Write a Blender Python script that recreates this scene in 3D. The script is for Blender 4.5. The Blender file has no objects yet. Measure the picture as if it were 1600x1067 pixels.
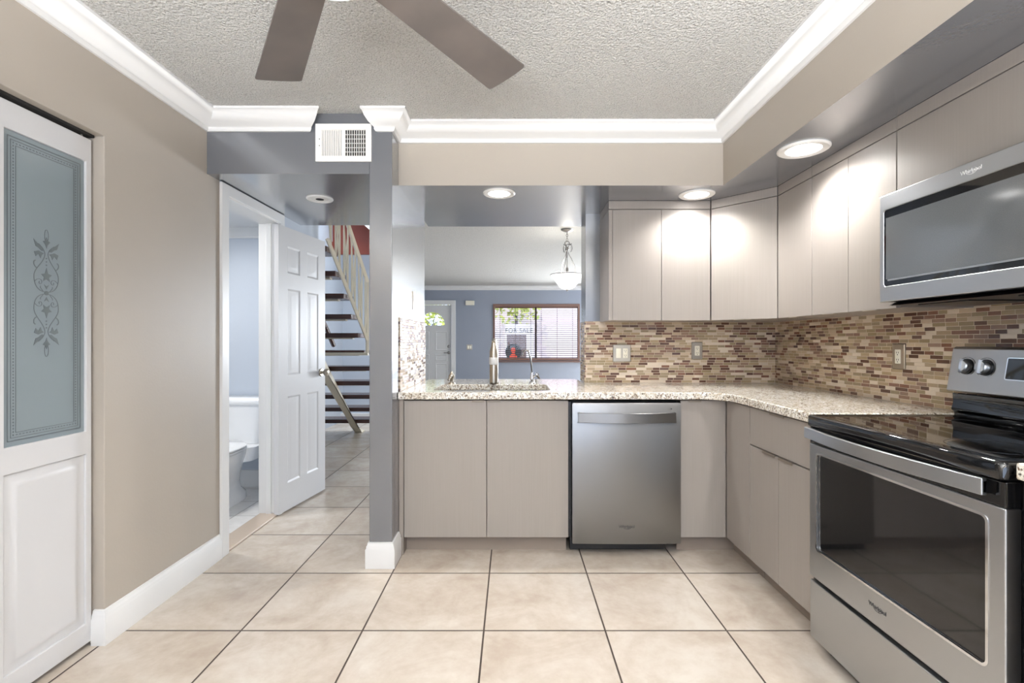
import bpy, bmesh, math, random
from mathutils import Vector, Matrix
random.seed(7)
PI = math.pi
scene = bpy.context.scene
COL = scene.collection

# ------------------------------------------------------------------ camera, world, exposure, big lights
cam_d = bpy.data.cameras.new('camera'); cam = bpy.data.objects.new('camera', cam_d); COL.objects.link(cam)
cam.location = (0, 0, 1.2); cam.rotation_euler = (PI/2, 0, 0)
cam_d.sensor_fit = 'HORIZONTAL'; cam_d.sensor_width = 36; cam_d.lens = 765/1600*36
cam_d.clip_start = .02; cam_d.clip_end = 200
scene.camera = cam
scene.view_settings.view_transform = 'Standard'; scene.view_settings.look = 'None'
scene.view_settings.gamma = 1; scene.view_settings.use_curve_mapping = False
scene.view_settings.exposure = 0.5
scene.cycles.use_denoising = True
scene.cycles.max_bounces = 8; scene.cycles.diffuse_bounces = 5; scene.cycles.glossy_bounces = 4
scene.cycles.transmission_bounces = 6; scene.cycles.sample_clamp_indirect = 6
scene.cycles.caustics_reflective = False; scene.cycles.caustics_refractive = False

world = bpy.data.worlds.new('world'); scene.world = world; world.use_nodes = True
bg = world.node_tree.nodes['Background']; bg.inputs[0].default_value = (.62, .76, 1, 1); bg.inputs[1].default_value = 3.2

def area(name, loc, rot, sx, sy, power, color=(1, 1, 1), shape='RECTANGLE', spread=None):
    d = bpy.data.lights.new(name, 'AREA'); d.shape = shape; d.size = sx; d.size_y = sy; d.energy = power; d.color = color
    if spread: d.spread = spread
    o = bpy.data.objects.new(name, d); o.location = loc; o.rotation_euler = rot; COL.objects.link(o); return o
def point(name, loc, power, color=(1, 1, 1), r=.05):
    d = bpy.data.lights.new(name, 'POINT'); d.energy = power; d.color = color; d.shadow_soft_size = r
    o = bpy.data.objects.new(name, d); o.location = loc; COL.objects.link(o); return o
sd = bpy.data.lights.new('sun', 'SUN'); sd.energy = 3.2; sd.angle = .01; sd.color = (1, .97, .92)
so = bpy.data.objects.new('sun', sd); so.rotation_euler = Vector((.25, .8, -1.05)).to_track_quat('-Z', 'Y').to_euler(); COL.objects.link(so)
# daylight through the window behind the camera, plus added fill lights for ceiling, living room and stairwell
area('kitchen_window_daylight', (.1, -1.72, 1.3), (PI/2, 0, 0), 2.3, 1.7, 4, (.95, .97, 1))
area('added_ceiling_uplight', (.1, -1.71, 1.2), (PI/2+1.24, 0, 0), 2.3, 1.5, 390, (.985, .99, 1), spread=math.radians(128))  # added uplight, tilted and narrowed to brighten the ceiling
area('added_living_glare_light', (2.35, 10.6, 1.15), (-PI/2+.28, 0, 0), 1.2, 2.0, 300, (.88, .94, 1))  # unseen light added for glare on column side, counter and soffit
area('added_living_side_light', (2.96, 6.8, 1.25), (PI/2-.5, 0, PI/2), 5.0, 2.0, 130, (.9, .95, 1))  # unseen fill light added along the solid living room side wall
area('added_stairwell_light', (-2.0, 5.6, 4.85), (0, 0, 0), 1.1, 2.6, 100, (.9, .95, 1))  # unseen overhead light added to brighten the stairwell
area('bath_ceiling_lamp', (-2.35, 3.1, 2.1), (0, 0, 0), .35, .35, 15, (1, .98, .95), 'DISK')

# ------------------------------------------------------------------ materials
def lin(c):
    c = c/255
    return c/12.92 if c <= .04045 else ((c+.055)/1.055)**2.4
def C(r, g, b): return (lin(r), lin(g), lin(b), 1)

class N:
    def __init__(s, name):
        s.m = bpy.data.materials.new(name); s.m.use_nodes = True; s.t = s.m.node_tree; s.n = s.t.nodes; s.b = s.n['Principled BSDF']
    def new(s, t, **k):
        x = s.n.new(t)
        for a, v in k.items(): setattr(x, a, v)
        return x
    def link(s, a, b): s.t.links.new(a, b)
    def put(s, sock, v):
        if isinstance(v, bpy.types.NodeSocket): s.link(v, sock)
        else: sock.default_value = v
    def math(s, op, a, b=0., c=0.):
        x = s.new('ShaderNodeMath', operation=op)
        s.put(x.inputs[0], a); s.put(x.inputs[1], b); s.put(x.inputs[2], c); return x.outputs[0]
    def pos(s):
        g = s.new('ShaderNodeNewGeometry'); sp = s.new('ShaderNodeSeparateXYZ'); s.link(g.outputs['Position'], sp.inputs[0])
        return g.outputs['Position'], sp.outputs
    def noise(s, vec, scale, detail=3, rough=.5, dist=0):
        x = s.new('ShaderNodeTexNoise'); s.link(vec, x.inputs['Vector'])
        x.inputs['Scale'].default_value = scale; x.inputs['Detail'].default_value = detail
        x.inputs['Roughness'].default_value = rough; x.inputs['Distortion'].default_value = dist
        return x.outputs['Fac']
    def ramp(s, f, stops, interp='LINEAR'):
        r = s.new('ShaderNodeValToRGB'); s.link(f, r.inputs[0]); e = r.color_ramp; e.interpolation = interp
        while len(e.elements) < len(stops): e.elements.new(.5)
        for el, (p, c) in zip(e.elements, stops): el.position = p; el.color = c
        return r.outputs[0]
    def mix(s, f, a, b):
        x = s.new('ShaderNodeMix', data_type='RGBA')
        s.put(x.inputs[0], f); s.put(x.inputs[6], a); s.put(x.inputs[7], b); return x.outputs[2]
    def scaled(s, vec, sc):
        x = s.new('ShaderNodeMapping'); s.link(vec, x.inputs[0]); x.inputs['Scale'].default_value = sc; return x.outputs[0]
    def bump(s, h, strength=.3, dist=.01):
        x = s.new('ShaderNodeBump'); x.inputs['Strength'].default_value = strength; x.inputs['Distance'].default_value = dist
        s.link(h, x.inputs['Height']); s.link(x.outputs[0], s.b.inputs['Normal'])
    def set(s, **k):
        for a, v in k.items(): s.put(s.b.inputs[{'color': 'Base Color', 'rough': 'Roughness', 'metal': 'Metallic', 'spec': 'Specular IOR Level', 'trans': 'Transmission Weight', 'coat': 'Coat Weight', 'alpha': 'Alpha', 'emit': 'Emission Color', 'es': 'Emission Strength', 'aniso': 'Anisotropic', 'sss': 'Subsurface Weight'}[a]], v)
        return s

def plain(name, c, rough=.5, metal=0, spec=.5, coat=0):
    return N(name).set(color=c, rough=rough, metal=metal, spec=spec, coat=coat).m
def paint(name, c, rough=.5, spec=.4, bscale=90, bs=.08, mott=.03):
    n = N(name); p, _ = n.pos()
    f = n.noise(p, 3, 4)
    c2 = tuple(min(1, x*(1-mott*2)) for x in c[:3])+(1,)
    n.set(color=n.mix(f, c, c2), rough=rough, spec=spec)
    n.bump(n.noise(p, bscale, 2), bs, .004); return n.m
def metalmat(name, c, rough=.28, axis='x', strength=.06):
    n = N(name); p, _ = n.pos()
    sc = {'x': (2, 300, 300), 'y': (300, 2, 300), 'z': (300, 300, 2)}[axis]
    f = n.noise(n.scaled(p, sc), 1, 3)
    n.set(color=c, metal=1., rough=n.math('MULTIPLY_ADD', f, .05, rough-.025))
    if axis in 'xy':
        tg = n.new('ShaderNodeTangent', direction_type='RADIAL', axis='Z'); n.link(tg.outputs[0], n.b.inputs['Tangent'])
        n.set(aniso=.5); n.b.inputs['Anisotropic Rotation'].default_value = .25
    return n.m
def emis(name, c, s):
    n = N(name); n.set(color=(.8, .8, .8, 1), emit=c, es=s); return n.m

M = {}
M['beige'] = paint('beige_wall_paint', C(171, 163, 152), .45)
M['blue'] = paint('blue_grey_wall_paint', C(98, 101, 107), .2, .8, bs=.1)
M['blue'].node_tree.nodes['Principled BSDF'].inputs['Coat Weight'].default_value = 1.
M['blue'].node_tree.nodes['Principled BSDF'].inputs['Coat Roughness'].default_value = .22
M['blue'].node_tree.nodes['Principled BSDF'].inputs['Coat IOR'].default_value = 1.75
M['far_blue'] = paint('blue_living_wall_paint', C(150, 157, 170), .55)
M['pale_blue'] = paint('pale_blue_wall_paint', C(188, 196, 207), .5)
M['white'] = paint('white_trim_paint', C(218, 218, 217), .35, bs=.03, mott=.01)
M['door_white'] = paint('white_door_paint', C(203, 203, 204), .35, bs=.03, mott=.01)
M['plastic'] = plain('white_plastic', C(236, 234, 230), .35)
M['cream_plastic'] = plain('cream_plastic', C(240, 234, 215), .35)
M['black'] = plain('black_plastic', C(18, 18, 19), .35)
M['gloss_black'] = plain('gloss_black_enamel', C(12, 12, 13), .035, 0, .7)
M['dark'] = plain('dark_gap', C(26, 24, 22), .8)
M['nickel'] = metalmat('brushed_nickel', C(176, 168, 155), .3, 'z', .03)
M['tab'] = plain('taupe_metal_tab', C(128, 118, 108), .45, .4)
M['chrome'] = plain('chrome', C(225, 226, 228), .08, 1)
M['iron'] = plain('antique_pewter', C(150, 146, 142), .3, 1)
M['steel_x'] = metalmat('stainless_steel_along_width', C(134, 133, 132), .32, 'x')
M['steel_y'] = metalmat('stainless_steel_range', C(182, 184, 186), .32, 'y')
M['porcelain'] = plain('white_porcelain', C(238, 239, 240), .12, 0, .6)
M['red_wood'] = paint('red_brown_wood', C(120, 52, 38), .45)
M['stair_paint'] = paint('cream_metal_paint', C(214, 206, 186), .4)
M['pink_stucco'] = paint('pale_pink_stucco', C(226, 200, 200), .9, .1, 30, .3)
M['brown_frame'] = paint('brown_window_frame', C(122, 94, 84), .5)
M['slat'] = paint('dark_wood_slat', C(62, 44, 40), .5)

def wood_dark():
    n = N('dark_walnut_tread'); p, _ = n.pos(); f = n.noise(n.scaled(p, (3, 40, 40)), 1, 4)
    n.set(color=n.ramp(f, [(.3, C(48, 28, 24)), (.7, C(84, 52, 42))]), rough=.25); return n.m
M['walnut'] = wood_dark()
def laminate():
    n = N('taupe_laminate'); p, _ = n.pos(); f = n.noise(n.scaled(p, (160, 160, 3)), 1, 4)
    n.set(color=n.ramp(f, [(.2, C(144, 137, 131)), (.8, C(149, 142, 136))]), rough=.42, spec=.4)
    n.bump(f, .05, .001); return n.m
M['laminate'] = laminate()
M['carcass'] = paint('taupe_cabinet_edge', C(148, 139, 131), .5)
M['toe'] = paint('taupe_toe_kick', C(140, 128, 118), .55)
def blade():
    n = N('fan_blade_finish'); p, _ = n.pos(); f = n.noise(n.scaled(p, (6, 6, 6)), 1, 4)
    n.set(color=n.ramp(f, [(.3, C(90, 84, 80)), (.7, C(104, 96, 91))]), rough=.5); return n.m
M['blade'] = blade()
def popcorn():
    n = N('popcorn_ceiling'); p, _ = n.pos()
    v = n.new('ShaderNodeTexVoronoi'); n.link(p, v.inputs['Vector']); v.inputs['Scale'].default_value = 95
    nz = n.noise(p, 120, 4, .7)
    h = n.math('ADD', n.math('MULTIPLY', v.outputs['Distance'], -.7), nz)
    n.set(color=n.mix(n.ramp(n.noise(p, 190, 3, .6), [(.52, (0, 0, 0, 1)), (.72, (1, 1, 1, 1))]), C(250, 248, 243), C(186, 183, 174)), rough=.95, spec=.1)  # random darker speckles paint in the texture's small shadows
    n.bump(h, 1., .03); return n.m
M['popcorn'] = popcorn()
def floor_tile(name, size, ox, oy, cols, groutc, gw=.0035, rough=.22):
    n = N(name); p, s = n.pos()
    ux = n.math('DIVIDE', n.math('SUBTRACT', s[0], ox), size); uy = n.math('DIVIDE', n.math('SUBTRACT', s[1], oy), size)
    def edge(u):
        f = n.math('FRACT', u); return n.math('MULTIPLY', n.math('MINIMUM', f, n.math('SUBTRACT', 1., f)), size)
    e = n.math('MINIMUM', edge(ux), edge(uy))
    g = n.math('LESS_THAN', e, gw)
    cv = n.new('ShaderNodeCombineXYZ'); n.link(n.math('FLOOR', ux), cv.inputs[0]); n.link(n.math('FLOOR', uy), cv.inputs[1])
    wn = n.new('ShaderNodeTexWhiteNoise', noise_dimensions='3D'); n.link(cv.outputs[0], wn.inputs['Vector'])
    off = n.new('ShaderNodeVectorMath', operation='MULTIPLY_ADD'); n.link(wn.outputs['Color'], off.inputs[0]); off.inputs[1].default_value = (9, 9, 9); n.link(p, off.inputs[2])
    q = off.outputs[0]
    f = n.math('ADD', n.math('MULTIPLY', n.noise(q, 3.2, 6, .62, .6), .75), n.math('MULTIPLY', n.noise(q, 22, 4, .6), .25))
    base = n.ramp(f, [(.34, cols[0]), (.5, cols[1]), (.64, cols[2])])
    n.set(color=n.mix(g, base, groutc), rough=n.math('ADD', n.math('MULTIPLY', n.noise(p, 14, 3), .12), n.math('MULTIPLY_ADD', g, .5, rough-.06)), spec=.45)
    n.bump(n.math('MINIMUM', e, .006), .5, .5); return n.m
M['tile'] = floor_tile('beige_floor_tile', .504, -.117, 2.033, [C(178, 164, 150), C(192, 181, 168), C(203, 195, 184)], C(66, 56, 50))
M['bath_tile'] = floor_tile('white_bath_tile', .305, -1.9, 3.05, [C(214, 212, 210), C(226, 225, 223), C(236, 235, 234)], C(120, 116, 112), .002)
def mosaic(name, axis):
    n = N(name); p, s = n.pos(); H = .0172; L = .058
    vv = n.math('DIVIDE', n.math('SUBTRACT', s[2], .918), H); row = n.math('FLOOR', vv); rf = n.math('FRACT', vv)
    wn = n.new('ShaderNodeTexWhiteNoise', noise_dimensions='1D'); n.link(row, wn.inputs['W'])
    w = n.math('ADD', n.math('DIVIDE', s[axis], L), n.math('MULTIPLY', wn.outputs['Value'], 300.))
    v1 = n.new('ShaderNodeTexVoronoi', voronoi_dimensions='1D', feature='F1'); n.link(w, v1.inputs['W']); v1.inputs['Scale'].default_value = 1
    v2 = n.new('ShaderNodeTexVoronoi', voronoi_dimensions='1D', feature='DISTANCE_TO_EDGE'); n.link(w, v2.inputs['W']); v2.inputs['Scale'].default_value = 1
    for v in (v1, v2): v.inputs['Randomness'].default_value = .62
    ex = n.math('MULTIPLY', v2.outputs['Distance'], L)
    ey = n.math('MULTIPLY', n.math('MINIMUM', rf, n.math('SUBTRACT', 1., rf)), H)
    e = n.math('MINIMUM', ex, ey); g = n.math('LESS_THAN', e, .0011)
    sp = n.new('ShaderNodeSeparateColor'); n.link(v1.outputs['Color'], sp.inputs[0])
    col = n.ramp(sp.outputs[0], [(0, C(90, 60, 46)), (.14, C(122, 84, 65)), (.23, C(140, 112, 93)), (.32, C(148, 132, 102)), (.52, C(166, 146, 115)), (.68, C(192, 172, 146)), (.84, C(212, 197, 178))], 'CONSTANT')
    ston = n.math('GREATER_THAN', sp.outputs[1], .55)
    nz = n.noise(p, 260, 3, .7)
    col = n.mix(n.math('MULTIPLY', ston, n.math('MULTIPLY', nz, .4)), col, C(120, 96, 82))
    n.set(color=n.mix(g, col, C(208, 192, 172)), rough=n.math('ADD', n.math('MULTIPLY', ston, .25), n.math('MULTIPLY_ADD', g, .4, .14)), spec=.55)
    n.bump(n.math('MINIMUM', e, .0022), .6, .6); return n.m
M['mosaic_x'] = mosaic('glass_mosaic_along_rear', 0); M['mosaic_y'] = mosaic('glass_mosaic_along_side', 1)
def granite():
    n = N('beige_granite'); p, _ = n.pos()
    a = n.noise(p, 55, 5, .65); b = n.noise(p, 130, 3, .6); c = n.noise(p, 28, 3, .5)
    col = n.ramp(a, [(.32, C(158, 138, 116)), (.43, C(212, 204, 188)), (.55, C(234, 230, 221)), (.7, C(246, 244, 239))])
    col = n.mix(n.ramp(b, [(.54, (0, 0, 0, 1)), (.61, (1, 1, 1, 1))]), col, C(118, 98, 80))
    col = n.mix(n.ramp(n.noise(n.scaled(p, (1, 1, 1.3)), 85, 4, .7), [(.575, (0, 0, 0, 1)), (.64, (1, 1, 1, 1))]), col, C(70, 62, 56))
    n.set(color=col, rough=.1, spec=.55); return n.m
M['granite'] = granite()
def frosted():
    n = N('frosted_blue_grey_glass'); p, _ = n.pos()
    n.set(color=n.mix(n.noise(p, 2, 2), C(126, 136, 141), C(134, 145, 151)), rough=.22, spec=.5, coat=.3); return n.m
M['frosted'] = frosted()
M['etched'] = plain('clear_etched_line', C(92, 100, 104), .35)
def glass(name, c=(1, 1, 1, 1), rough=0.):
    n = N(name); tr = n.new('ShaderNodeBsdfTransparent'); tr.inputs[0].default_value = c
    gl = n.new('ShaderNodeBsdfGlossy'); gl.inputs['Roughness'].default_value = .02
    fr = n.new('ShaderNodeFresnel'); fr.inputs[0].default_value = 1.45
    mx = n.new('ShaderNodeMixShader'); n.link(fr.outputs[0], mx.inputs[0]); n.link(tr.outputs[0], mx.inputs[1]); n.link(gl.outputs[0], mx.inputs[2])
    n.link(mx.outputs[0], n.n['Material Output'].inputs['Surface']); return n.m
M['pane'] = glass('clear_window_glass', (.93, .96, .97, 1))
M['oven_glass'] = plain('dark_oven_glass', C(20, 20, 21), .05, 0, .7)
def mw_glass():
    n = N('microwave_mesh_glass'); p, s = n.pos()
    n.set(color=n.mix(n.noise(p, 500, 2), C(112, 115, 117), C(84, 87, 89)), rough=.09, spec=.7); return n.m
M['mw_screen'] = mw_glass()
M['lens'] = emis('lit_lamp_lens', (1, .99, .98, 1), 9)
M['bowl'] = emis('lit_alabaster_glass', (1, .97, .9, 1), .85)
M['opal'] = emis('opal_fan_glass', (1, .98, .95, 1), 4)
M['mark_dark'] = plain('grey_print', C(70, 70, 72), .4)
M['mark_light'] = plain('silver_print', C(238, 238, 238), .3)
M['paper'] = plain('sign_white_board', C(240, 226, 226), .8)
M['sign_grey'] = plain('sign_brown_grey_print', C(120, 96, 92), .8)
M['sign_red'] = plain('sign_red_print', C(205, 70, 48), .8)
M['sign_dark'] = plain('sign_dark_print', C(40, 34, 34), .8)
M['marble'] = paint('tan_marble_threshold', C(196, 180, 164), .25)
def foliage(name, a, b):
    n = N(name); p, _ = n.pos(); n.set(color=n.mix(n.noise(p, 9, 3), a, b), rough=.7); return n.m
M['leaf'] = foliage('yellow_green_leaf', C(150, 160, 60), C(210, 205, 110))
M['grass'] = foliage('garden_ground', C(150, 140, 110), C(190, 180, 160))

# ------------------------------------------------------------------ mesh helpers
class MB:
    def __init__(s): s.bm = bmesh.new()
    def box(s, x0, x1, y0, y1, z0, z1, mi=0):
        v = [s.bm.verts.new((x, y, z)) for x in (x0, x1) for y in (y0, y1) for z in (z0, z1)]
        for q in ((0, 1, 3, 2), (4, 6, 7, 5), (0, 4, 5, 1), (2, 3, 7, 6), (0, 2, 6, 4), (1, 5, 7, 3)):
            f = s.bm.faces.new([v[i] for i in q]); f.material_index = mi
        return s
    def prism(s, outline, plane, a0, a1, holes=(), mi=0):
        def P(u, v, a): return {'xy': (u, v, a), 'xz': (u, a, v), 'yz': (a, u, v)}[plane]
        edges = []; before = set(s.bm.faces)
        for loop in [outline]+list(holes):
            vs = [s.bm.verts.new(P(u, v, a0)) for u, v in loop]
            for i in range(len(vs)): edges.append(s.bm.edges.new((vs[i], vs[(i+1) % len(vs)])))
        if holes: bmesh.ops.triangle_fill(s.bm, use_beauty=True, edges=edges)
        else: s.bm.faces.new(vs)
        fs = [f for f in s.bm.faces if f not in before]
        r = bmesh.ops.extrude_face_region(s.bm, geom=fs)
        d = Vector(P(0, 0, a1-a0))
        bmesh.ops.translate(s.bm, vec=d, verts=[g for g in r['geom'] if isinstance(g, bmesh.types.BMVert)])
        for f in s.bm.faces:
            if f not in before: f.material_index = mi
        return s
    def loft(s, rings, cap=True, closed=True, mi=0):
        R = [[s.bm.verts.new(p) for p in r] for r in rings]; n = len(R[0])
        for a, b in zip(R, R[1:]):
            for i in range(n if closed else n-1):
                f = s.bm.faces.new((a[i], a[(i+1) % n], b[(i+1) % n], b[i])); f.material_index = mi
        if cap:
            for r in (R[0], R[-1]):
                f = s.bm.faces.new(r); f.material_index = mi
        return s
    def tube(s, pts, r, seg=10, cap=True, mi=0, flat=1.):
        P = [Vector(p) for p in pts]; rr = r if isinstance(r, (list, tuple)) else [r]*len(P)
        rings = []; up = None
        for i, p in enumerate(P):
            t = (P[min(i+1, len(P)-1)]-P[max(i-1, 0)]).normalized()
            if up is None:
                up = Vector((0, 0, 1)) if abs(t.z) < .9 else Vector((1, 0, 0))
            u = (up-t*up.dot(t)).normalized(); up = u; w = t.cross(u)
            rings.append([p+u*math.cos(2*PI*k/seg)*rr[i]+w*math.sin(2*PI*k/seg)*rr[i]*flat for k in range(seg)])
        return s.loft(rings, cap, mi=mi)
    def lathe(s, prof, c=(0, 0, 0), axis='z', seg=32, cap=True, mi=0):
        c = Vector(c); rings = []
        for r, h in prof:
            r = max(r, 1e-4); ring = []
            for k in range(seg):
                a, b = r*math.cos(2*PI*k/seg), r*math.sin(2*PI*k/seg)
                ring.append(c+Vector({'z': (a, b, h), 'y': (a, h, b), 'x': (h, a, b)}[axis]))
            rings.append(ring)
        return s.loft(rings, cap, mi=mi)
    def sweep(s, path, prof, s0=0., s1=0., mi=0):
        P = [Vector((x, y)) for x, y in path]; rings = []
        for i, p in enumerate(P):
            ds = []
            if i > 0: ds.append((p-P[i-1]).normalized())
            if i < len(P)-1: ds.append((P[i+1]-p).normalized())
            ns = [Vector((d.y, -d.x)) for d in ds]
            m = ns[0] if len(ns) == 1 else (ns[0]+ns[1])/(1+ns[0].dot(ns[1]))
            sh = Vector((0, 0))
            if i == 0: sh = ds[0]*s0
            if i == len(P)-1: sh = ds[-1]*s1
            rings.append([(*(p+m*o+sh*o), z) for o, z in prof])
        return s.loft(rings, mi=mi)
    def ribbon(s, pts, w, to3, mi=0, closed=False, th=.0006):
        n = len(pts); L = []; Rr = []
        for i in range(n):
            a = pts[(i-1) % n] if (closed or i > 0) else pts[i]; b = pts[(i+1) % n] if (closed or i < n-1) else pts[i]
            t = Vector((b[0]-a[0], b[1]-a[1])).normalized(); nn = Vector((-t.y, t.x))
            ww = w[i] if isinstance(w, list) else w; c = Vector(pts[i])
            L.append(c+nn*ww/2); Rr.append(c-nn*ww/2)
        rings = [[to3(l.x, l.y, 0), to3(r.x, r.y, 0), to3(r.x, r.y, th), to3(l.x, l.y, th)] for l, r in zip(L, Rr)]
        if closed: rings.append(rings[0])
        return s.loft(rings, not closed, mi=mi)
    def poly(s, pts, to3, th=.0006, mi=0):
        return s.loft([[to3(u, v, 0) for u, v in pts], [to3(u, v, th) for u, v in pts]], mi=mi)
    def xform(s, mat): bmesh.ops.transform(s.bm, matrix=mat, verts=s.bm.verts); return s
    def build(s, name, mats, parent=None, bevel=0., seg=2, smooth=32):
        bm = s.bm
        bmesh.ops.remove_doubles(bm, verts=bm.verts, dist=1e-6)
        bmesh.ops.recalc_face_normals(bm, faces=bm.faces)
        for f in bm.faces: f.smooth = True
        lim = math.radians(smooth)
        for e in bm.edges:
            e.smooth = len(e.link_faces) == 2 and e.calc_face_angle(0) < lim
        me = bpy.data.meshes.new(name); 
        off = Vector((0, 0, 0)); q = parent
        while q is not None: off += q.location; q = q.parent
        if off.length: bmesh.ops.translate(bm, vec=-off, verts=bm.verts)
        bm.to_mesh(me); bm.free()
        for m in (mats if isinstance(mats, (list, tuple)) else [mats]): me.materials.append(M[m] if isinstance(m, str) else m)
        o = bpy.data.objects.new(name, me); COL.objects.link(o)
        if parent is not None: o.parent = parent
        if bevel:
            b = o.modifiers.new('bevel', 'BEVEL'); b.width = bevel; b.segments = seg; b.limit_method = 'ANGLE'; b.angle_limit = math.radians(40); b.harden_normals = True
        return o
def tag(o, label, cat, group=None, kind=None):
    o['label'] = label; o['category'] = cat
    if group: o['group'] = group
    if kind: o['kind'] = kind
    return o
def thing(name, label, cat, loc=(0, 0, 0), group=None, kind=None):
    o = bpy.data.objects.new(name, None); COL.objects.link(o); o.location = loc; o.empty_display_size = .1
    return tag(o, label, cat, group, kind)
def S(o, label, cat): return tag(o, label, cat, kind='structure')
def copy_tree(o, parent=None):
    c = o.copy(); COL.objects.link(c)
    if parent is not None: c.parent = parent
    for ch in list(o.children): copy_tree(ch, c)
    return c
def text_mesh(name, body, size, mat4, mat, parent=None, ext=.0006, space=1.0, sx=1.0):
    cu = bpy.data.curves.new('txt', 'FONT'); cu.body = body; cu.size = size; cu.align_x = 'CENTER'; cu.align_y = 'CENTER'; cu.extrude = ext; cu.space_character = space
    t = bpy.data.objects.new('txt', cu); COL.objects.link(t)
    me = bpy.data.meshes.new_from_object(t.evaluated_get(bpy.context.evaluated_depsgraph_get()))
    bpy.data.objects.remove(t); bpy.data.curves.remove(cu)
    me.transform(Matrix.Diagonal((sx, 1, 1, 1))); me.transform(mat4)
    off = Vector((0, 0, 0)); q = parent
    while q is not None: off += q.location; q = q.parent
    me.transform(Matrix.Translation(-off)); me.name = name
    me.materials.clear(); me.materials.append(M[mat])
    o = bpy.data.objects.new(name, me); COL.objects.link(o)
    if parent is not None: o.parent = parent
    return o
def frame4(origin, ux, uy):
    ux = Vector(ux).normalized(); uy = Vector(uy).normalized(); uz = ux.cross(uy)
    m = Matrix((ux, uy, uz)).transposed().to_4x4(); m.translation = Vector(origin); return m
def arc(cx, cy, r, a0, a1, n=12, ry=None):
    ry = ry or r
    return [(cx+r*math.cos(math.radians(a0+(a1-a0)*i/n)), cy+ry*math.sin(math.radians(a0+(a1-a0)*i/n))) for i in range(n+1)]
def rrect(x0, x1, y0, y1, r, n=5):
    return arc(x1-r, y1-r, r, 0, 90, n)+arc(x0+r, y1-r, r, 90, 180, n)+arc(x0+r, y0+r, r, 180, 270, n)+arc(x1-r, y0+r, r, 270, 360, n)
def bez(p0, p1, p2, p3, n=14):
    o = []
    for i in range(n+1):
        t = i/n; a = (1-t)**3; b = 3*(1-t)**2*t; c = 3*(1-t)*t*t; d = t**3
        o.append(tuple(a*w+b*x+c*y+d*z for w, x, y, z in zip(p0, p1, p2, p3)))
    return o

XL = -1.62; CEIL = 2.41; ZS = 2.076; ZH = 2.09; XCL, XCR, YC = -.758, -.637, 2.6
YSF, YSB = 2.75, 3.73; XSF = 1.186; XR = 1.81; YB = 3.36; XJ = .505; YW = 3.57; YF = 10.7; ZC = .917
XCAB = 1.204; YCAB = 2.75

# ------------------------------------------------------------------ the setting
S(MB().box(-3.4, 3.2, -1.8, 10.85, -.12, 0).build('floor', 'tile'), 'beige square tiled floor with dark grout', 'floor')
S(MB().box(-3.1, -1.745, 2.46, 4.04, -.001, .006).build('floor_bath', 'bath_tile'), 'white tiled floor of the small bathroom', 'floor')
S(MB().box(-1.745, -1.615, 2.78, 3.39, 0, .014).build('trim_threshold', 'marble', bevel=.004), 'tan marble threshold under the bathroom doorway', 'threshold')
ce = [(-1.74, -1.8), (1.95, -1.8), (1.95, 3.57), (3.1, 3.57), (3.1, 10.85), (-3.4, 10.85), (-3.4, 7.46), (-1.4, 7.46), (-1.4, 3.73), (-1.74, 3.73)]
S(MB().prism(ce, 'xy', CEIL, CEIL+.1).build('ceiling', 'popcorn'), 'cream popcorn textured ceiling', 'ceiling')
S(MB().prism([(-1.8, 0), (1.2, 0), (1.2, 2.016), (1.946, 2.016), (1.946, 0), (2.715, 0), (2.715, CEIL), (-1.8, CEIL)], 'yz', XL-.12, XL).build('wall_left', 'beige', bevel=.004), 'beige kitchen wall with pantry opening', 'wall')
S(MB().prism([(2.715, 0), (2.766, 0), (2.766, 2.03), (3.4, 2.03), (3.4, 0), (4.1, 0), (4.1, 2.7), (2.715, 2.7)], 'yz', XL-.12, XL).build('wall_hall', 'pale_blue'), 'pale blue hall wall around the bathroom doorway', 'wall')
S(MB().box(XR, XR+.12, -1.8, YW, 0, CEIL).build('wall_right', 'beige'), 'beige wall behind the range', 'wall')
S(MB().box(XJ, XR, YB, YW, 0, CEIL).build('wall_rear', 'blue'), 'blue grey wall behind the corner cabinets', 'wall')
S(MB().box(XCR, XJ, YB, YW, 0, .876).build('wall_peninsula', 'blue'), 'low wall under the pass-through counter', 'wall')
S(MB().box(XCL, XCR, YC, YW, 0, CEIL).build('wall_column', 'blue', bevel=.004), 'blue grey wall end between hall and kitchen', 'wall')
S(MB().box(XL, XCL, YC, 3.75, ZH, CEIL).build('ceiling_soffit_hall', 'blue'), 'blue grey dropped soffit over the hall', 'soffit')
def soffit(name, x0, x1, y0, y1, label):
    m = MB().box(x0, x1, y0, y1, ZS, CEIL)
    m.bm.normal_update()
    for f in m.bm.faces:
        c = f.calc_center_median()
        if abs(c.z-ZS) < 1e-4 or abs(c.y-YSB) < 1e-4: f.material_index = 1
    return S(m.build(name, ['beige', 'blue']), label, 'soffit')
soffit('ceiling_soffit_peninsula', XCR, XR, YSF, YSB, 'dropped soffit with glossy underside over the sink counter')
soffit('ceiling_soffit_range', XSF, XR, -1.8, YSF, 'dropped soffit over the range wall cabinets')
# wall behind the camera with its window opening
S(MB().prism([(-1.74, 0), (1.93, 0), (1.93, CEIL), (-1.74, CEIL)], 'xz', -1.82, -1.7, holes=[[(-1.1, .4), (1.3, .4), (1.3, 2.2), (-1.1, 2.2)]]).build('wall_back', 'beige'), 'beige wall with the kitchen window, behind the camera', 'wall')
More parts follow.
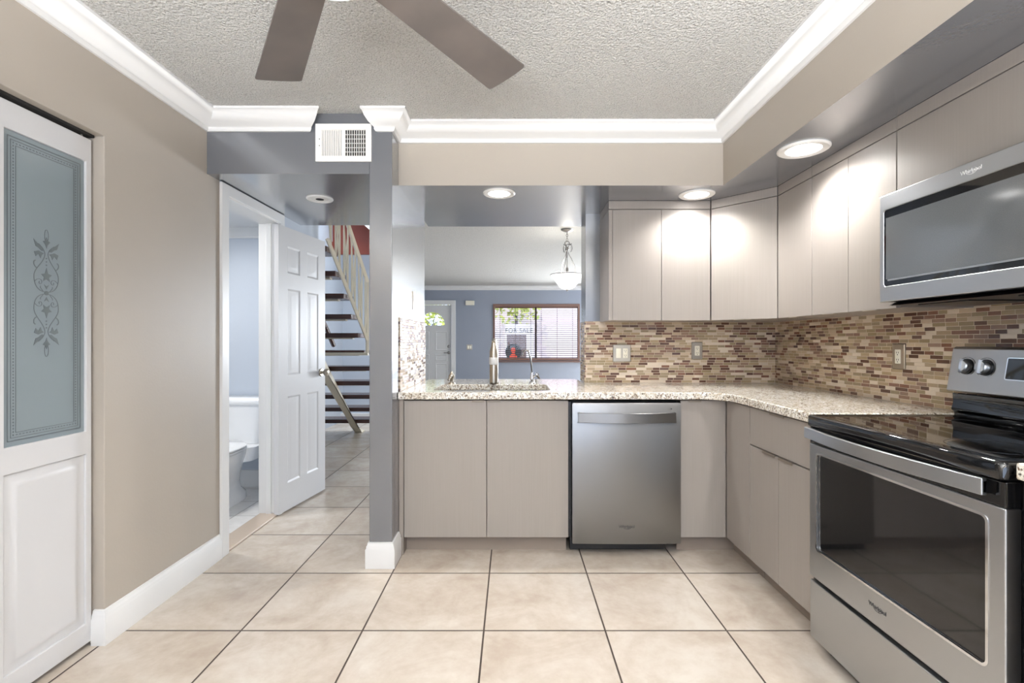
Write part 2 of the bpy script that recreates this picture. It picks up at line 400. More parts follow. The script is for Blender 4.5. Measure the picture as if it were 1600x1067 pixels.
# pantry, bathroom, stairwell, living room shells
S(MB().box(-2.4, -2.3, .9, 2.46, 0, CEIL).build('wall_pantry', 'beige'), 'pantry back wall', 'wall')
S(MB().box(-2.3, -1.74, 1.1, 1.15, 0, CEIL).box(-2.3, -1.74, 2.0, 2.05, 0, CEIL).build('wall_pantry_sides', 'beige'), 'pantry side walls', 'wall')
S(MB().box(-3.1, -1.74, 2.40, 2.46, 0, 2.2).build('wall_bath_front', 'pale_blue'), 'pale blue bathroom wall beside the pantry', 'wall')
S(MB().box(-3.2, -1.74, 4.04, 4.1, 0, 2.7).build('wall_bath_rear', 'pale_blue'), 'pale blue bathroom wall behind the toilet', 'wall')
S(MB().box(-3.2, -3.1, 2.40, 4.04, 0, 2.2).build('wall_bath_left', 'pale_blue'), 'pale blue bathroom side wall', 'wall')
S(MB().box(-3.1, -1.74, 2.40, 4.04, 2.13, 2.2).build('ceiling_bath', 'white'), 'white bathroom ceiling', 'ceiling')
S(MB().box(-2.68, -2.56, 4.1, 7.4, 0, 5).build('wall_stair_left', 'pale_blue'), 'pale blue wall on the far side of the stairs', 'wall')
S(MB().box(-3.4, -1.45, 7.4, 7.52, 0, 5).build('wall_stair_rear', 'pale_blue'), 'pale blue wall behind the foot of the stairs', 'wall')
S(MB().box(-1.4, -1.3, 3.75, 7.52, CEIL+.1, 5).box(-2.68, -1.3, 3.95, 4.04, 2.7, 5).box(-1.62, -1.3, 3.73, 3.95, 2.42, 5).build('wall_stair_upper', 'white'), 'white upper stairwell walls', 'wall')
S(MB().box(-2.7, -1.3, 3.7, 7.55, 5, 5.1).build('ceiling_stair', 'white'), 'white stairwell ceiling', 'ceiling')
S(MB().box(-2.56, -1.4, 7.3, 7.4, 0, .12).build('baseboard_stair', 'white'), 'white baseboard behind the stairs', 'baseboard')
S(MB().box(XR, 3.1, YW-.12, YW, 0, CEIL).build('wall_dining_front', 'far_blue'), 'blue dining wall backing the kitchen', 'wall')
S(MB().prism([(YW, 0), (YF, 0), (YF, CEIL), (YW, CEIL)], 'yz', 3.0, 3.1).build('wall_living_right', 'far_blue'), 'blue living room side wall', 'wall')
S(MB().box(-3.4, -3.3, 7.5, YF, 0, CEIL).build('wall_living_left', 'far_blue'), 'blue entry side wall', 'wall')
WX0, WX1, WZ0, WZ1 = -.40, 1.465, .80, 1.99
DX0, DX1, DZ = -2.22, -1.30, 2.03
S(MB().prism([(-3.4, 0), (DX0, 0), (DX0, DZ), (DX1, DZ), (DX1, 0), (3.1, 0), (3.1, CEIL), (-3.4, CEIL)], 'xz', YF, YF+.15,
   holes=[[(WX0, WZ0), (WX1, WZ0), (WX1, WZ1), (WX0, WZ1)]]).build('wall_far', 'far_blue'), 'blue living room wall with the front door and window', 'wall')

CROWN = [(0, 0), (.088, 0), (.088, -.012), (.078, -.018), (.07, -.036), (.05, -.06), (.026, -.074), (.018, -.08), (.018, -.088), (.01, -.098), (0, -.098)]
crown = [(o, CEIL+z) for o, z in CROWN]
S(MB().sweep([(XL, -1.7), (XL, YC), (-1.075, YC)], crown, 0, .95).build('trim_crown_left', 'white', smooth=50), 'white crown moulding along the beige wall, ending raggedly at the vent', 'moulding')
S(MB().sweep([(-.715, YC), (XCR, YC), (XCR, YSF), (XSF, YSF), (XSF, -1.7)], crown, -.75, 0).build('trim_crown_right', 'white', smooth=50), 'white crown moulding around the column and soffits', 'moulding')
S(MB().sweep([(-3.3, YF), (3.0, YF)], [(o*.9, CEIL+z*.9) for o, z in CROWN]).build('trim_crown_far', 'white', smooth=50), 'white crown moulding over the front door wall', 'moulding')
S(MB().sweep([(-3.1, 4.04), (-1.74, 4.04)], [(o*.8, 2.13+z*.8) for o, z in CROWN]).build('trim_crown_bath', 'white', smooth=50), 'white crown moulding in the bathroom', 'moulding')
BASE = [(0, 0), (.017, 0), (.017, .1), (.013, .106), (.013, .116), (.009, .122), (.007, .133), (0, .136)]
S(MB().sweep([(XL-.04, 1.946), (XL, 1.946), (XL, 2.715)], BASE).build('baseboard_left', 'white', smooth=40), 'white baseboard between pantry and bathroom', 'baseboard')
S(MB().sweep([(XCL, 3.5), (XCL, YC), (XCR, YC), (XCR, 2.745)], BASE).build('baseboard_column', 'white', smooth=40), 'white baseboard wrapped around the column foot', 'baseboard')
S(MB().sweep([(-3.1, 4.04), (-1.745, 4.04)], [(o, z+.006) for o, z in BASE]).build('baseboard_bath', 'white', smooth=40), 'white baseboard behind the toilet', 'baseboard')

# mosaic backsplashes
S(MB().box(XJ, XR-.008, YB-.008, YB, ZC, 1.338).build('wall_backsplash_rear', 'mosaic_x'), 'brown and tan glass mosaic behind the corner counter', 'backsplash')
S(MB().box(XR-.008, XR, .3, YB-.008, ZC, 1.338).build('wall_backsplash_right', 'mosaic_y'), 'brown and tan glass mosaic behind the range', 'backsplash')
S(MB().box(XCR, XCR+.008, 2.757, YW-.01, ZC, 1.338).build('wall_backsplash_left', 'mosaic_y'), 'shiny mosaic panel on the column side by the sink', 'backsplash')
S(MB().box(XJ-.008, XJ, YB-.008, YW-.01, ZC, 1.338).build('wall_backsplash_jamb', 'mosaic_y'), 'narrow mosaic strip on the pass-through jamb', 'backsplash')

# ------------------------------------------------------------------ doors
def panel_face(mb, x0, x1, y0, y1, to3, d=.006, b=.018):
    """raised field in a sunken ring, drawn on a surface (u, v)"""
    def L(i, h): return [to3(x0+i, y0+i, h), to3(x1-i, y0+i, h), to3(x1-i, y1-i, h), to3(x0+i, y1-i, h)]
    mb.loft([L(0, 0), L(.004, d), L(b*.5, d), L(b, .0015), L(b*1.6, .0015)], cap=True)
# pantry bifold
def bifold(y0, y1):
    X = XL-.04; t = .028; zt, zb = 1.995, .02
    d = thing('door_pantry', 'white bifold pantry door leaf with etched frosted glass, beside the beige wall', 'door', (X-t/2, y0, zb), kind='structure')
    gz0, gz1 = .85, 1.902; sw = .026
    g0, g1 = y0+sw, y1-sw
    m = MB().prism([(y0, zb), (y1, zb), (y1, zt), (y0, zt)], 'yz', X-t, X, holes=[[(g0, gz0), (g1, gz0), (g1, gz1), (g0, gz1)], [(g0, .1), (g1, .1), (g1, .76), (g0, .76)]])
    m.build('frame', 'door_white', d, .003)
    p = MB()
    T = lambda u, v, h: (X-.008+h, u, v)
    def L(i, h): return [T(g0-.002+i, .098+i, h), T(g1+.002-i, .098+i, h), T(g1+.002-i, .762-i, h), T(g0-.002+i, .762-i, h)]
    p.loft([L(0, -.012), L(0, 0), L(.026, 0), L(.036, .006), L(.05, .006)]); p.build('lower_panel', 'door_white', d)
    gp = MB().box(X-.014, X-.008, g0-.002, g1+.002, gz0-.002, gz1+.002).build('glass_pane', 'frosted', d)
    e = MB(); T = lambda u, v, h: (X-.008+h+.0003, u, v)
    for ins, w in ((.018, .003), (.028, .002), (.045, .0018)):
        a, b, c, f = g0+ins, g1-ins, gz0+ins, gz1-ins
        for q in ([(a, c), (b, c)], [(b, c), (b, f)], [(b, f), (a, f)], [(a, f), (a, c)]): e.ribbon(q, w, T)
    e.build('etched_border', 'etched', gp)
    e = MB(); ins = .037
    a, b, c, f = g0+ins, g1-ins, gz0+ins, gz1-ins
    nv, nh = 92, 20
    for i in range(nv+1):
        v = c+(f-c)*i/nv
        for u in (a, b): e.poly([(u-.0016, v-.0028), (u+.0016, v-.0028), (u+.0016, v+.0028), (u-.0016, v+.0028)], T)
    for i in range(1, nh):
        u = a+(b-a)*i/nh
        for v in (c, f): e.poly([(u-.0028, v-.0016), (u+.0028, v-.0016), (u+.0028, v+.0016), (u-.0028, v+.0016)], T)
    e.build('etched_dots', 'etched', gp)
    e = MB(); cy, cz = (g0+g1)/2, 1.373
    for sv in (1, -1):
        T2 = lambda u, v, h, sv=sv: (X-.008+h+.0003, cy+u, cz+sv*v)
        for su in (1, -1):
            K = lambda pts: [(su*u, v) for u, v in pts]
            e.ribbon(K(bez((.004, .004), (.03, .004), (.048, .025), (.046, .06), 16)+bez((.046, .06), (.044, .085), (.012, .105), (.006, .135), 14)[1:]), .0022, T2)
            e.ribbon(K(bez((.006, .135), (.004, .15), (.018, .165), (.03, .172), 10)), .002, T2)
            e.ribbon(K(bez((.045, .035), (.035, .055), (.014, .05), (.018, .036), 12)+bez((.018, .036), (.022, .026), (.032, .034), (.026, .04), 8)[1:]), .0018, T2)
            e.ribbon(K(bez((.012, .004), (.016, .014), (.026, .016), (.022, .024), 8)), .0016, T2)
            e.poly(K([(.01, .14), (.03, .148), (.046, .142), (.04, .126), (.03, .136), (.022, .122), (.018, .134)]), T2)
            e.poly(K([(.008, .15), (.024, .165), (.048, .186), (.04, .162), (.03, .158), (.018, .148)]), T2)
            e.ribbon(K(bez((.034, .086), (.05, .09), (.05, .112), (.04, .112), 9)), .003, T2)
            e.poly(K([(0, .09), (.006, .07), (.02, .066), (.009, .056), (.013, .042), (0, .05)]), T2)
            e.poly(K([(0, .2), (.005, .188), (.014, .184), (.004, .172), (0, .16)]), T2)
        e.ribbon([(.0075*math.cos(k*PI/8), .205+.022*math.sin(k*PI/8)) for k in range(16)], .0018, T2, closed=True)
        for v in (.1, .112, .124): e.poly([(.0025*math.cos(k*PI/4), v+.0025*math.sin(k*PI/4)) for k in range(8)], T2)
        e.poly([(-.009, .03), (0, .024), (.009, .03), (0, .014)], T2)
    e.poly([(.008*math.cos(k*PI/6), .008*math.sin(k*PI/6)) for k in range(12)], lambda u, v, h: (X-.008+h+.0003, cy+u, cz+v))
    e.build('etched_ornament', 'etched', gp)
    MB().lathe([(.004, 0), (.004, .022)], (X-t/2, y1-.03, zt), seg=10).build('pivot_pin', 'nickel', d)
    return d
bifold(1.574, 1.934)
d2 = bifold(1.208, 1.568); d2['label'] = 'white bifold pantry door leaf with etched glass, next to the leading leaf'
S(MB().box(XL-.075, XL-.035, 1.2, 1.94, 2.006, 2.016).build('trim_track', 'dark'), 'dark bifold track under the pantry header', 'track')

# bathroom doorway: casing, jamb, door leaf
cs = MB().prism([(2.708, 0), (2.708, 2.086), (3.455, 2.086), (3.455, 0), (3.392, 0), (3.392, 2.02), (2.776, 2.02), (2.776, 0)], 'yz', XL, XL+.018)
S(cs.build('trim_casing_bath', 'white', bevel=.004), 'white casing around the bathroom doorway', 'casing')
jb = MB().box(XL-.13, XL+.012, 3.382, 3.4, 0, 2.03).box(XL-.13, XL+.012, 2.766, 2.784, 0, 2.03).box(XL-.13, XL+.012, 2.766, 3.4, 2.012, 2.03)
jb.box(XL-.075, XL-.04, 3.37, 3.384, 0, 2.03).box(XL-.075, XL-.04, 2.78, 2.795, 0, 2.03)
S(jb.build('trim_jamb_bath', 'white', bevel=.002), 'white jamb of the bathroom doorway', 'jamb')
S(MB().box(XL-.128, XL-.12, 2.72, 2.775, 0, 2.08).box(XL-.135, XL-.12, 3.392, 3.45, 0, 2.08).build('trim_casing_bath_inner', 'white'), 'white casing on the bathroom side', 'casing')

def six_panel(name, label, H0, Hd, W, Ht, mirror=1, fan=False):
    """leaf built in local u (width), v (height), h (out); H0 hinge point, Hd unit direction"""
    Hd = Vector(Hd).normalized(); nrm = Vector((0, 0, 1)).cross(Hd)*mirror; t = .035
    d = thing(name, label, 'door', H0, kind='structure'); O = Vector(H0)
    T = lambda u, v, h: tuple(O+Hd*u+Vector((0, 0, v))+nrm*h)
    return d, T, t
# leaf: hinge near (-1.6, 3.36), free edge near (-1.514, 3.94)
H0 = Vector((-1.598, 3.352, .012)); E0 = Vector((-1.506, 3.945, .012)); W = (E0-H0).length; Hd = (E0-H0).normalized(); nrm = Vector((Hd.y, -Hd.x, 0)); t = .034; Ht = 1.992
d = thing('door_bathroom', 'white six panel bathroom door swung open into the hall', 'door', tuple(H0), kind='structure')
T = lambda u, v, h: tuple(H0+Hd*u+Vector((0, 0, v))+nrm*h)
Wp = [(.1, .255), (.345, .5)]; Vp = [(.19, .80), (.95, 1.56), (1.67, 1.86)]
m = MB()
def slab(m, T, W, Ht, t, holes):
    b = bmesh.new()
    us = sorted({0, W}|{u for h in holes for u in h[:2]}); vs = sorted({0, Ht}|{v for h in holes for v in h[2:]})
    for i in range(len(us)-1):
        for j in range(len(vs)-1):
            a, c, e, f = us[i], us[i+1], vs[j], vs[j+1]
            if any(abs(h[0]-a) < 1e-6 and abs(h[2]-e) < 1e-6 for h in holes):
                b2 = .022; dp = .007
                def L(k, hh): return [T(a+k, e+k, hh), T(c-k, e+k, hh), T(c-k, f-k, hh), T(a+k, f-k, hh)]
                m.loft([L(0, 0), L(.013, -.005), L(.018, -.005), L(.046, -.001), L(.048, -.001)], cap=False)
                m.bm.faces.new([m.bm.verts.new(p) for p in L(.048, -.001)])
            else: m.bm.faces.new([m.bm.verts.new(p) for p in (T(a, e, 0), T(c, e, 0), T(c, f, 0), T(a, f, 0))])
    o = [(0, 0), (W, 0), (W, Ht), (0, Ht)]
    m.bm.faces.new([m.bm.verts.new(T(u, v, -t)) for u, v in o])
    for i in range(4):
        p, q = o[i], o[(i+1) % 4]
        m.bm.faces.new([m.bm.verts.new(x) for x in (T(*p, 0), T(*q, 0), T(*q, -t), T(*p, -t))])
slab(m, T, W, Ht, t, [(u0, u1, v0, v1) for u0, u1 in Wp for v0, v1 in Vp])
m.build('leaf', 'door_white', d, smooth=10)
kn = MB(); kc = Vector(T(W-.06, .955-.012, 0))
for sgn in (1, -1):
    base = kc if sgn == 1 else Vector(T(W-.06, .943, -t)); dr = nrm*sgn
    kn.tube([base, base+dr*.008], [.032, .03], 20); kn.tube([base+dr*.006, base+dr*.03], .011, 12)
    kn.tube([base+dr*q for q in (.026, .032, .042, .054, .062, .064)], [.012, .024, .029, .028, .018, .004], 20)
kn.build('knob', 'nickel', d)
for zc in (1.8, .98, .25):
    c = Vector((XL+.02, 3.40, zc))
    h = MB().tube([c+Vector((0, 0, -.045)), c+Vector((0, 0, .045))], .007, 10)
    h.box(XL+.0185, XL+.0205, 3.402, 3.43, zc-.044, zc+.044); h.build('hinge', 'plastic', d)

# front door
d = thing('door_front', 'white front door with fanlight and dark lever, in the blue far wall', 'door', ((DX0+DX1)/2, YF+.06, 0), kind='structure')
fc = -1.745; fz = 1.555
fan = [(fc+.27*math.cos(PI*k/20), fz+.29*math.sin(PI*k/20)) for k in range(21)]
m = MB().prism([(DX0+.03, .01), (DX1-.035, .01), (DX1-.035, 2.0), (DX0+.03, 2.0)], 'xz', YF+.04, YF+.08, holes=[fan])
TT = lambda u, v, h: (u, YF+.04-h, v)
for u0, u1 in ((-2.09, -1.82), (-1.68, -1.42)):
    for v0, v1 in ((1.0, 1.42), (.2, .72), (.78, .92)): panel_face(m, u0, u1, v0, v1, lambda u, v, h: (u, YF+.0395-h, v), .008, .03)
m.build('leaf', 'white', d, smooth=20)
gl = MB().poly(fan, lambda u, v, h: (u, YF+.058+h, v), .005).build('fanlight_pane', 'pane', d)
r = MB()
for a in (36, 72, 108, 144): r.tube([(fc, YF+.05, fz), (fc+.27*math.cos(math.radians(a)), YF+.05, fz+.29*math.sin(math.radians(a)))], .007, 6)
r.tube([(fc+.1*math.cos(PI*k/12), YF+.05, fz+.1*math.sin(PI*k/12)) for k in range(13)], .007, 6)
r.build('fanlight_bars', 'door_white', gl)
MB().lathe([(.034, .0), (.034, -.012), (.02, -.016)], (-1.385, YF+.04, 1.09), 'y', 20).build('deadbolt', 'iron', d)
MB().lathe([(.034, .0), (.034, -.012), (.012, -.016), (.012, -.05)], (-1.385, YF+.04, .955), 'y', 20).tube([(-1.385, YF-.006, .955), (-1.49, YF-.006, .955)], .009, 8).build('handle', 'iron', d)
def arch(u0, u1, top, w, tw): return [(u0, 0), (u0, top), (u1, top), (u1, 0), (u1-w, 0), (u1-w, top-tw), (u0+w, top-tw), (u0+w, 0)]
cs = MB().prism(arch(DX0-.07, DX1+.07, DZ+.07, .1, .1), 'xz', YF-.02, YF)
S(cs.build('trim_casing_front', 'white', bevel=.004), 'white casing around the front door', 'casing')

# living room window with blinds
w = thing('window_living', 'brown framed window with dark slatted blinds in the far blue wall', 'window', ((WX0+WX1)/2, YF, WZ0), kind='structure')
MB().prism([(WX0-.015, WZ0-.015), (WX1+.015, WZ0-.015), (WX1+.015, WZ1+.03), (WX0-.015, WZ1+.03)], 'xz', YF-.02, YF+.12, holes=[[(WX0+.025, WZ0+.025), (WX1-.025, WZ0+.025), (WX1-.025, WZ1-.025), (WX0+.025, WZ1-.025)]]).build('frame', 'brown_frame', w)
MB().box(.505, .545, YF+.07, YF+.115, WZ0+.02, WZ1-.02).build('mullion', 'slat', w)
MB().box(WX0+.02, WX1-.02, YF+.085, YF+.091, WZ0+.02, WZ1-.02).build('pane', 'pane', w)
MB().box(WX0-.05, WX1+.05, YF-.05, YF, WZ0-.05, WZ0-.028).build('sill', 'brown_frame', w)
for x0, x1 in ((WX0+.03, .515), (.535, WX1-.03)):
    b = MB(); ns = 27
    for i in range(ns):
        z = WZ0+.05+(WZ1-.06-WZ0-.05)*i/(ns-1)
        v = [(x0, YF+.012, z-.004), (x0, YF+.05, z+.004), (x1, YF+.05, z+.004), (x1, YF+.012, z-.004)]
        b.loft([[(a, y, zz) for a, y, zz in v], [(a, y, zz+.006) for a, y, zz in v]])
    bl = b.build('blind', 'slat', w)
    MB().box(x0, x1, YF+.006, YF+.056, WZ1-.05, WZ1-.022).box(x0, x1, YF+.012, YF+.05, WZ0+.026, WZ0+.04).build('rail', 'brown_frame', bl)
    b = MB()
    for f in (.12, .5, .88):
        x = x0+(x1-x0)*f; b.box(x-.004, x+.004, YF+.008, YF+.011, WZ0+.03, WZ1-.03)
    b.build('ladder_tape', 'slat', bl)
# outside: for-sale sign, patio wall, foliage, ground
S(MB().box(-6, 6, YF+.15, 22, -.15, -.02).build('ground', 'grass'), 'pale ground outside the front window', 'ground')
S(MB().box(-.6, 4.5, 14.5, 14.7, -.02, 2.35).build('wall_patio', 'pink_stucco'), 'pale pink patio wall outside the window', 'wall')
def sphere_leaf(name, label, c, n, R, seed):
    random.seed(seed); m = MB()
    for i in range(n):
        u = Vector((random.gauss(0, 1), random.gauss(0, 1), random.gauss(0, 1))).normalized()*R*random.uniform(.3, 1)
        p = Vector(c)+Vector((u.x*1.2, u.y*.8, u.z)); a = Vector((random.gauss(0, 1), random.gauss(0, 1), random.gauss(0, 1))).normalized()
        b = a.cross(Vector((random.gauss(0, 1), random.gauss(0, 1), 1))).normalized(); s = random.uniform(.06, .12)
        m.bm.faces.new([m.bm.verts.new(p+q) for q in (a*s, b*s*.5, -a*s, -b*s*.5)])
    t = thing(name, label, 'tree', (c[0], c[1], -.02))
    m.build('foliage', 'leaf', t)
    MB().tube([(c[0], c[1], -.03), (c[0]+.04, c[1], c[2]*.5), (c[0], c[1], c[2])], [.07, .05, .03], 8).build('trunk', 'walnut', t)
sphere_leaf('garden_tree', 'yellow green tree seen through the blinds above the sign', (.1, 13.6, 2.35), 420, .75, 3)
sphere_leaf('garden_tree', 'yellow green tree seen through the fanlight of the front door', (-2.6, 14.2, 2.1), 500, .9, 5)
sg = thing('for_sale_sign', 'white for sale sign with a round portrait, outside the far window', 'sign', (.1, 11.3, 0))
MB().box(-.16, .5, 11.3, 11.32, .62, 1.6).build('board', 'paper', sg)
for q in (-.145, .455): MB().box(q, q+.03, 11.32, 11.36, -.02, 1.6).build('post', 'slat', sg)
text_mesh('sign_text', 'FOR SALE', .15, frame4((.16, 11.299, 1.455), (1, 0, 0), (0, 0, 1)), 'sign_dark', sg, .001, 1.1, .92)
MB().box(-.12, .33, 11.297, 11.3, .82, 1.36).build('print_panel', 'sign_grey', sg)
di = MB().lathe([(.185, 0), (.185, -.012)], (.03, 11.295, .965), 'y', 36).build('portrait_disc', 'sign_dark', sg)
b = MB().prism([(.03+.055*math.cos(k*PI/8), 1.0+.075*math.sin(k*PI/8)) for k in range(16)], 'xz', 11.28, 11.283)
b.prism([(-.06, .8), (.12, .8), (.115, .87), (.07, .915), (-.01, .915), (-.055, .87)], 'xz', 11.28, 11.283)
b.build('portrait_print', 'sign_red', di)
sg.location = (.11, 12.4, -.12); sg.scale = (1.097, 1.097, 1.097)

# ------------------------------------------------------------------ base cabinets, worktop, sink
def doorpanel(name, parent, o, mat='laminate', bev=.0015): return o.build(name, mat, parent, bev)
ZD0, ZD1 = .1, .868
# sink base
c = thing('sink_base_cabinet', 'taupe two door cabinet under the sink, beside the column', 'cabinet', (-.15, 2.77, 0))
MB().box(-.61, -.592, 2.772, 3.35, .1, .864).box(.294, .312, 2.772, 3.35, .1, .864).box(-.592, .294, 2.772, 3.35, .1, .118).box(-.592, .294, 3.335, 3.35, .118, .864).box(-.592, .294, 2.772, 2.79, .8, .864).build('carcass', 'carcass', c)
MB().box(-.636, -.61, 2.752, 3.35, .0, .874).build('end_panel', 'carcass', c, .001)
MB().box(-.608, .312, 2.825, 2.84, 0, .1).build('toe_kick', 'toe', c)
for x0, x1, hx in ((-.606, -.1435, -.19), (-.1405, .316, -.1)):
    dd = MB().box(x0, x1, YCAB, YCAB+.019, ZD0, ZD1).build('door', 'laminate', c, .0015)
    MB().box(hx-.035, hx+.035, YCAB-.009, YCAB+.012, ZD1, ZD1+.003).box(hx-.035, hx+.035, YCAB-.009, YCAB-.007, ZD1-.008, ZD1).build('handle', 'tab', dd)
# corner base
c = thing('corner_base_cabinet', 'taupe corner cabinet with two doors meeting beside the dishwasher', 'cabinet', (1.4, 3.0, 0))
MB().prism([(.95, 2.772), (1.226, 2.772), (1.226, 2.482), (1.79, 2.482), (1.79, 3.345), (.95, 3.345)], 'xy', .1, .874).build('carcass', 'carcass', c)
MB().prism([(.95, 2.825), (1.279, 2.825), (1.279, 2.482), (1.294, 2.482), (1.294, 2.84), (.95, 2.84)], 'xy', 0, .1).build('toe_kick', 'toe', c)
dd = MB().box(.946, 1.2, YCAB, YCAB+.019, ZD0, ZD1).build('door', 'laminate', c, .0015)
MB().box(.99, 1.06, YCAB-.009, YCAB+.012, ZD1, ZD1+.003).box(.99, 1.06, YCAB-.009, YCAB-.007, ZD1-.008, ZD1).build('handle', 'tab', dd)
MB().box(XCAB, XCAB+.019, 2.48, 2.747, ZD0, ZD1).build('door', 'laminate', c, .0015)
# drawer base
def drawer_base(y0, y1, label, nd=2):
    c = thing('drawer_base_cabinet', label, 'cabinet', (1.5, (y0+y1)/2, 0))
    MB().box(1.226, 1.79, y0, y1, .1, .874).build('carcass', 'carcass', c)
    MB().box(1.279, 1.294, y0, y1, 0, .1).build('toe_kick', 'toe', c)
    dr = MB().box(XCAB, XCAB+.019, y0+.002, y1-.002, .683, ZD1).build('drawer', 'laminate', c, .0015)
    ym = (y0+y1)/2
    MB().box(XCAB-.01, XCAB+.012, ym-.06, ym+.06, ZD1, ZD1+.003).box(XCAB-.01, XCAB-.008, ym-.06, ym+.06, ZD1-.008, ZD1).build('handle', 'tab', dr)
    for a, b, hy in ((y0+.002, ym-.0015, ym-.07), (ym+.0015, y1-.002, ym+.07)):
        dd = MB().box(XCAB, XCAB+.019, a, b, ZD0, .677).build('door', 'laminate', c, .0015)
        MB().box(XCAB-.01, XCAB+.012, hy-.055, hy+.055, .677, .680).box(XCAB-.01, XCAB-.008, hy-.055, hy+.055, .669, .677).build('handle', 'tab', dd)
drawer_base(1.95, 2.478, 'taupe cabinet with one drawer over two doors, between corner and range')
drawer_base(.45, 1.125, 'taupe drawer cabinet on the near side of the range')

# worktop (L with the sink cutout and curved inner corner)
SX0, SX1, SY0, SY1 = -.462, .222, 2.835, 3.235
XE = XCAB-.025; YE = 2.72
inner = arc(XE-.15, YE-.15, .15, 90, 0, 10)
out = [(XCR+.001, YE)]+inner+[(XE, 1.933), (XR-.009, 1.933), (XR-.009, YB-.009), (XJ-.009, YB-.009), (XJ-.009, 3.56), (XJ-.03, 3.7), (XCR+.02, 3.7), (XCR+.001, 3.56)]
wt = tag(MB().prism(out, 'xy', .877, ZC, holes=[rrect(SX0, SX1, SY0, SY1, .04)]).build('granite_worktop', 'granite', bevel=.006, seg=3), 'speckled beige granite worktop running round the corner', 'worktop')
tag(MB().box(XE, XR-.009, .42, 1.148, .877, ZC).build('granite_worktop', 'granite', bevel=.006, seg=3), 'short granite worktop piece on the near side of the range', 'worktop')
sk = thing('kitchen_sink', 'stainless double bowl sink set under the granite', 'sink', (-.12, 3.035, .66))
def bowl(x0, x1):
    m = MB(); R = lambda i, z, r: [(x, y, z) for x, y in rrect(x0+i, x1-i, SY0+i, SY1-i, r)]
    m.loft([R(0, .874, .04), R(.004, .74, .05), R(.02, .7, .06), R(.15, .69, .02)], cap=False)
    m.bm.faces.new([m.bm.verts.new(p) for p in R(.15, .69, .02)]); return m
for x0, x1 in ((SX0+.004, -.13), (-.11, SX1-.004)):
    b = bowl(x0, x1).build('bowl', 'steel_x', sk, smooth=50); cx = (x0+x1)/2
    MB().lathe([(.043, .692), (.043, .695), (.03, .695), (.028, .692)], (cx, 3.035, 0)).build('drain', 'chrome', b)
MB().prism(rrect(SX0-.02, SX1+.02, SY0-.02, SY1+.02, .05), 'xy', .868, .876, holes=[rrect(SX0+.004, -.13, SY0, SY1, .04), rrect(-.11, SX1-.004, SY0, SY1, .04)]).build('rim', 'steel_x', sk)

# faucet
f = thing('kitchen_faucet', 'brushed nickel pull-out faucet with white band, behind the sink', 'faucet', (-.118, 3.285, ZC))
fx = -.118
MB().lathe([(.033, ZC), (.033, ZC+.012), (.027, ZC+.018), (.026, 1.1), (.024, 1.13)], (fx, 3.285, 0), seg=28).build('body', 'nickel', f)
sp = [(fx, 3.285, 1.12), (fx, 3.275, 1.165), (fx, 3.24, 1.2), (fx, 3.19, 1.205), (fx, 3.15, 1.19)]
MB().tube(sp, [.022, .02, .018, .016, .014], 18).build('spout', 'nickel', f)
MB().lathe([(.013, 1.192), (.016, 1.175), (.026, 1.135), (.0265, 1.098)], (fx, 3.15, 0), seg=28).build('spray_head', 'nickel', f)
MB().lathe([(.0285, 1.098), (.0285, 1.056), (.026, 1.052)], (fx, 3.15, 0), seg=28).build('white_band', 'plastic', f)
MB().lathe([(.0255, 1.048), (.0265, 1.02), (.026, .935), (.02, .93), (.018, .925)], (fx, 3.15, 0), seg=28).lathe([(.022, 1.056), (.022, 1.04)], (fx, 3.15, 0), seg=20).build('grip', 'nickel', f)
f = thing('soap_dispenser', 'short nickel soap dispenser behind the sink, nearer the column', 'dispenser', (-.405, 3.285, ZC))
MB().lathe([(.024, ZC), (.022, ZC+.008), (.012, ZC+.014), (.011, ZC+.03), (.019, ZC+.045), (.02, ZC+.055), (.012, ZC+.066), (.009, ZC+.078), (.003, ZC+.084)], (-.405, 3.285, 0), seg=24).build('pump', 'nickel', f)
MB().tube([(-.405, 3.285, ZC+.05), (-.408, 3.25, ZC+.052), (-.42, 3.22, ZC+.028)], [.009, .008, .006], 10).build('nozzle', 'nickel', f)
f = thing('water_filter_tap', 'chrome gooseneck filter tap behind the sink', 'tap', (.135, 3.29, ZC))
MB().lathe([(.022, ZC), (.02, ZC+.008), (.013, ZC+.02), (.015, ZC+.04), (.011, ZC+.055), (.012, ZC+.075)], (.135, 3.29, 0), seg=22).build('body', 'chrome', f)
pts = [(.135, 3.29, ZC+.06), (.132, 3.28, ZC+.1), (.124, 3.265, ZC+.17)]+[(.12-.026+.026*math.cos(a)*.8-.002, 3.255-.05*(a/PI), ZC+.205+.022*math.sin(a)) for a in [k*PI/8 for k in range(9)]]+[(.07, 3.2, ZC+.19)]
MB().tube(pts, .0055, 10).build('spout', 'chrome', f)
MB().tube([(.14, 3.285, ZC+.045), (.165, 3.275, ZC+.06)], .007, 10).tube([(.165, 3.275, ZC+.062), (.185, 3.27, ZC+.03)], [.01, .006], 10).lathe([(.003, ZC+.052), (.011, ZC+.058), (.011, ZC+.07), (.003, ZC+.076)], (.166, 3.275, 0), seg=14).build('lever', 'chrome', f)

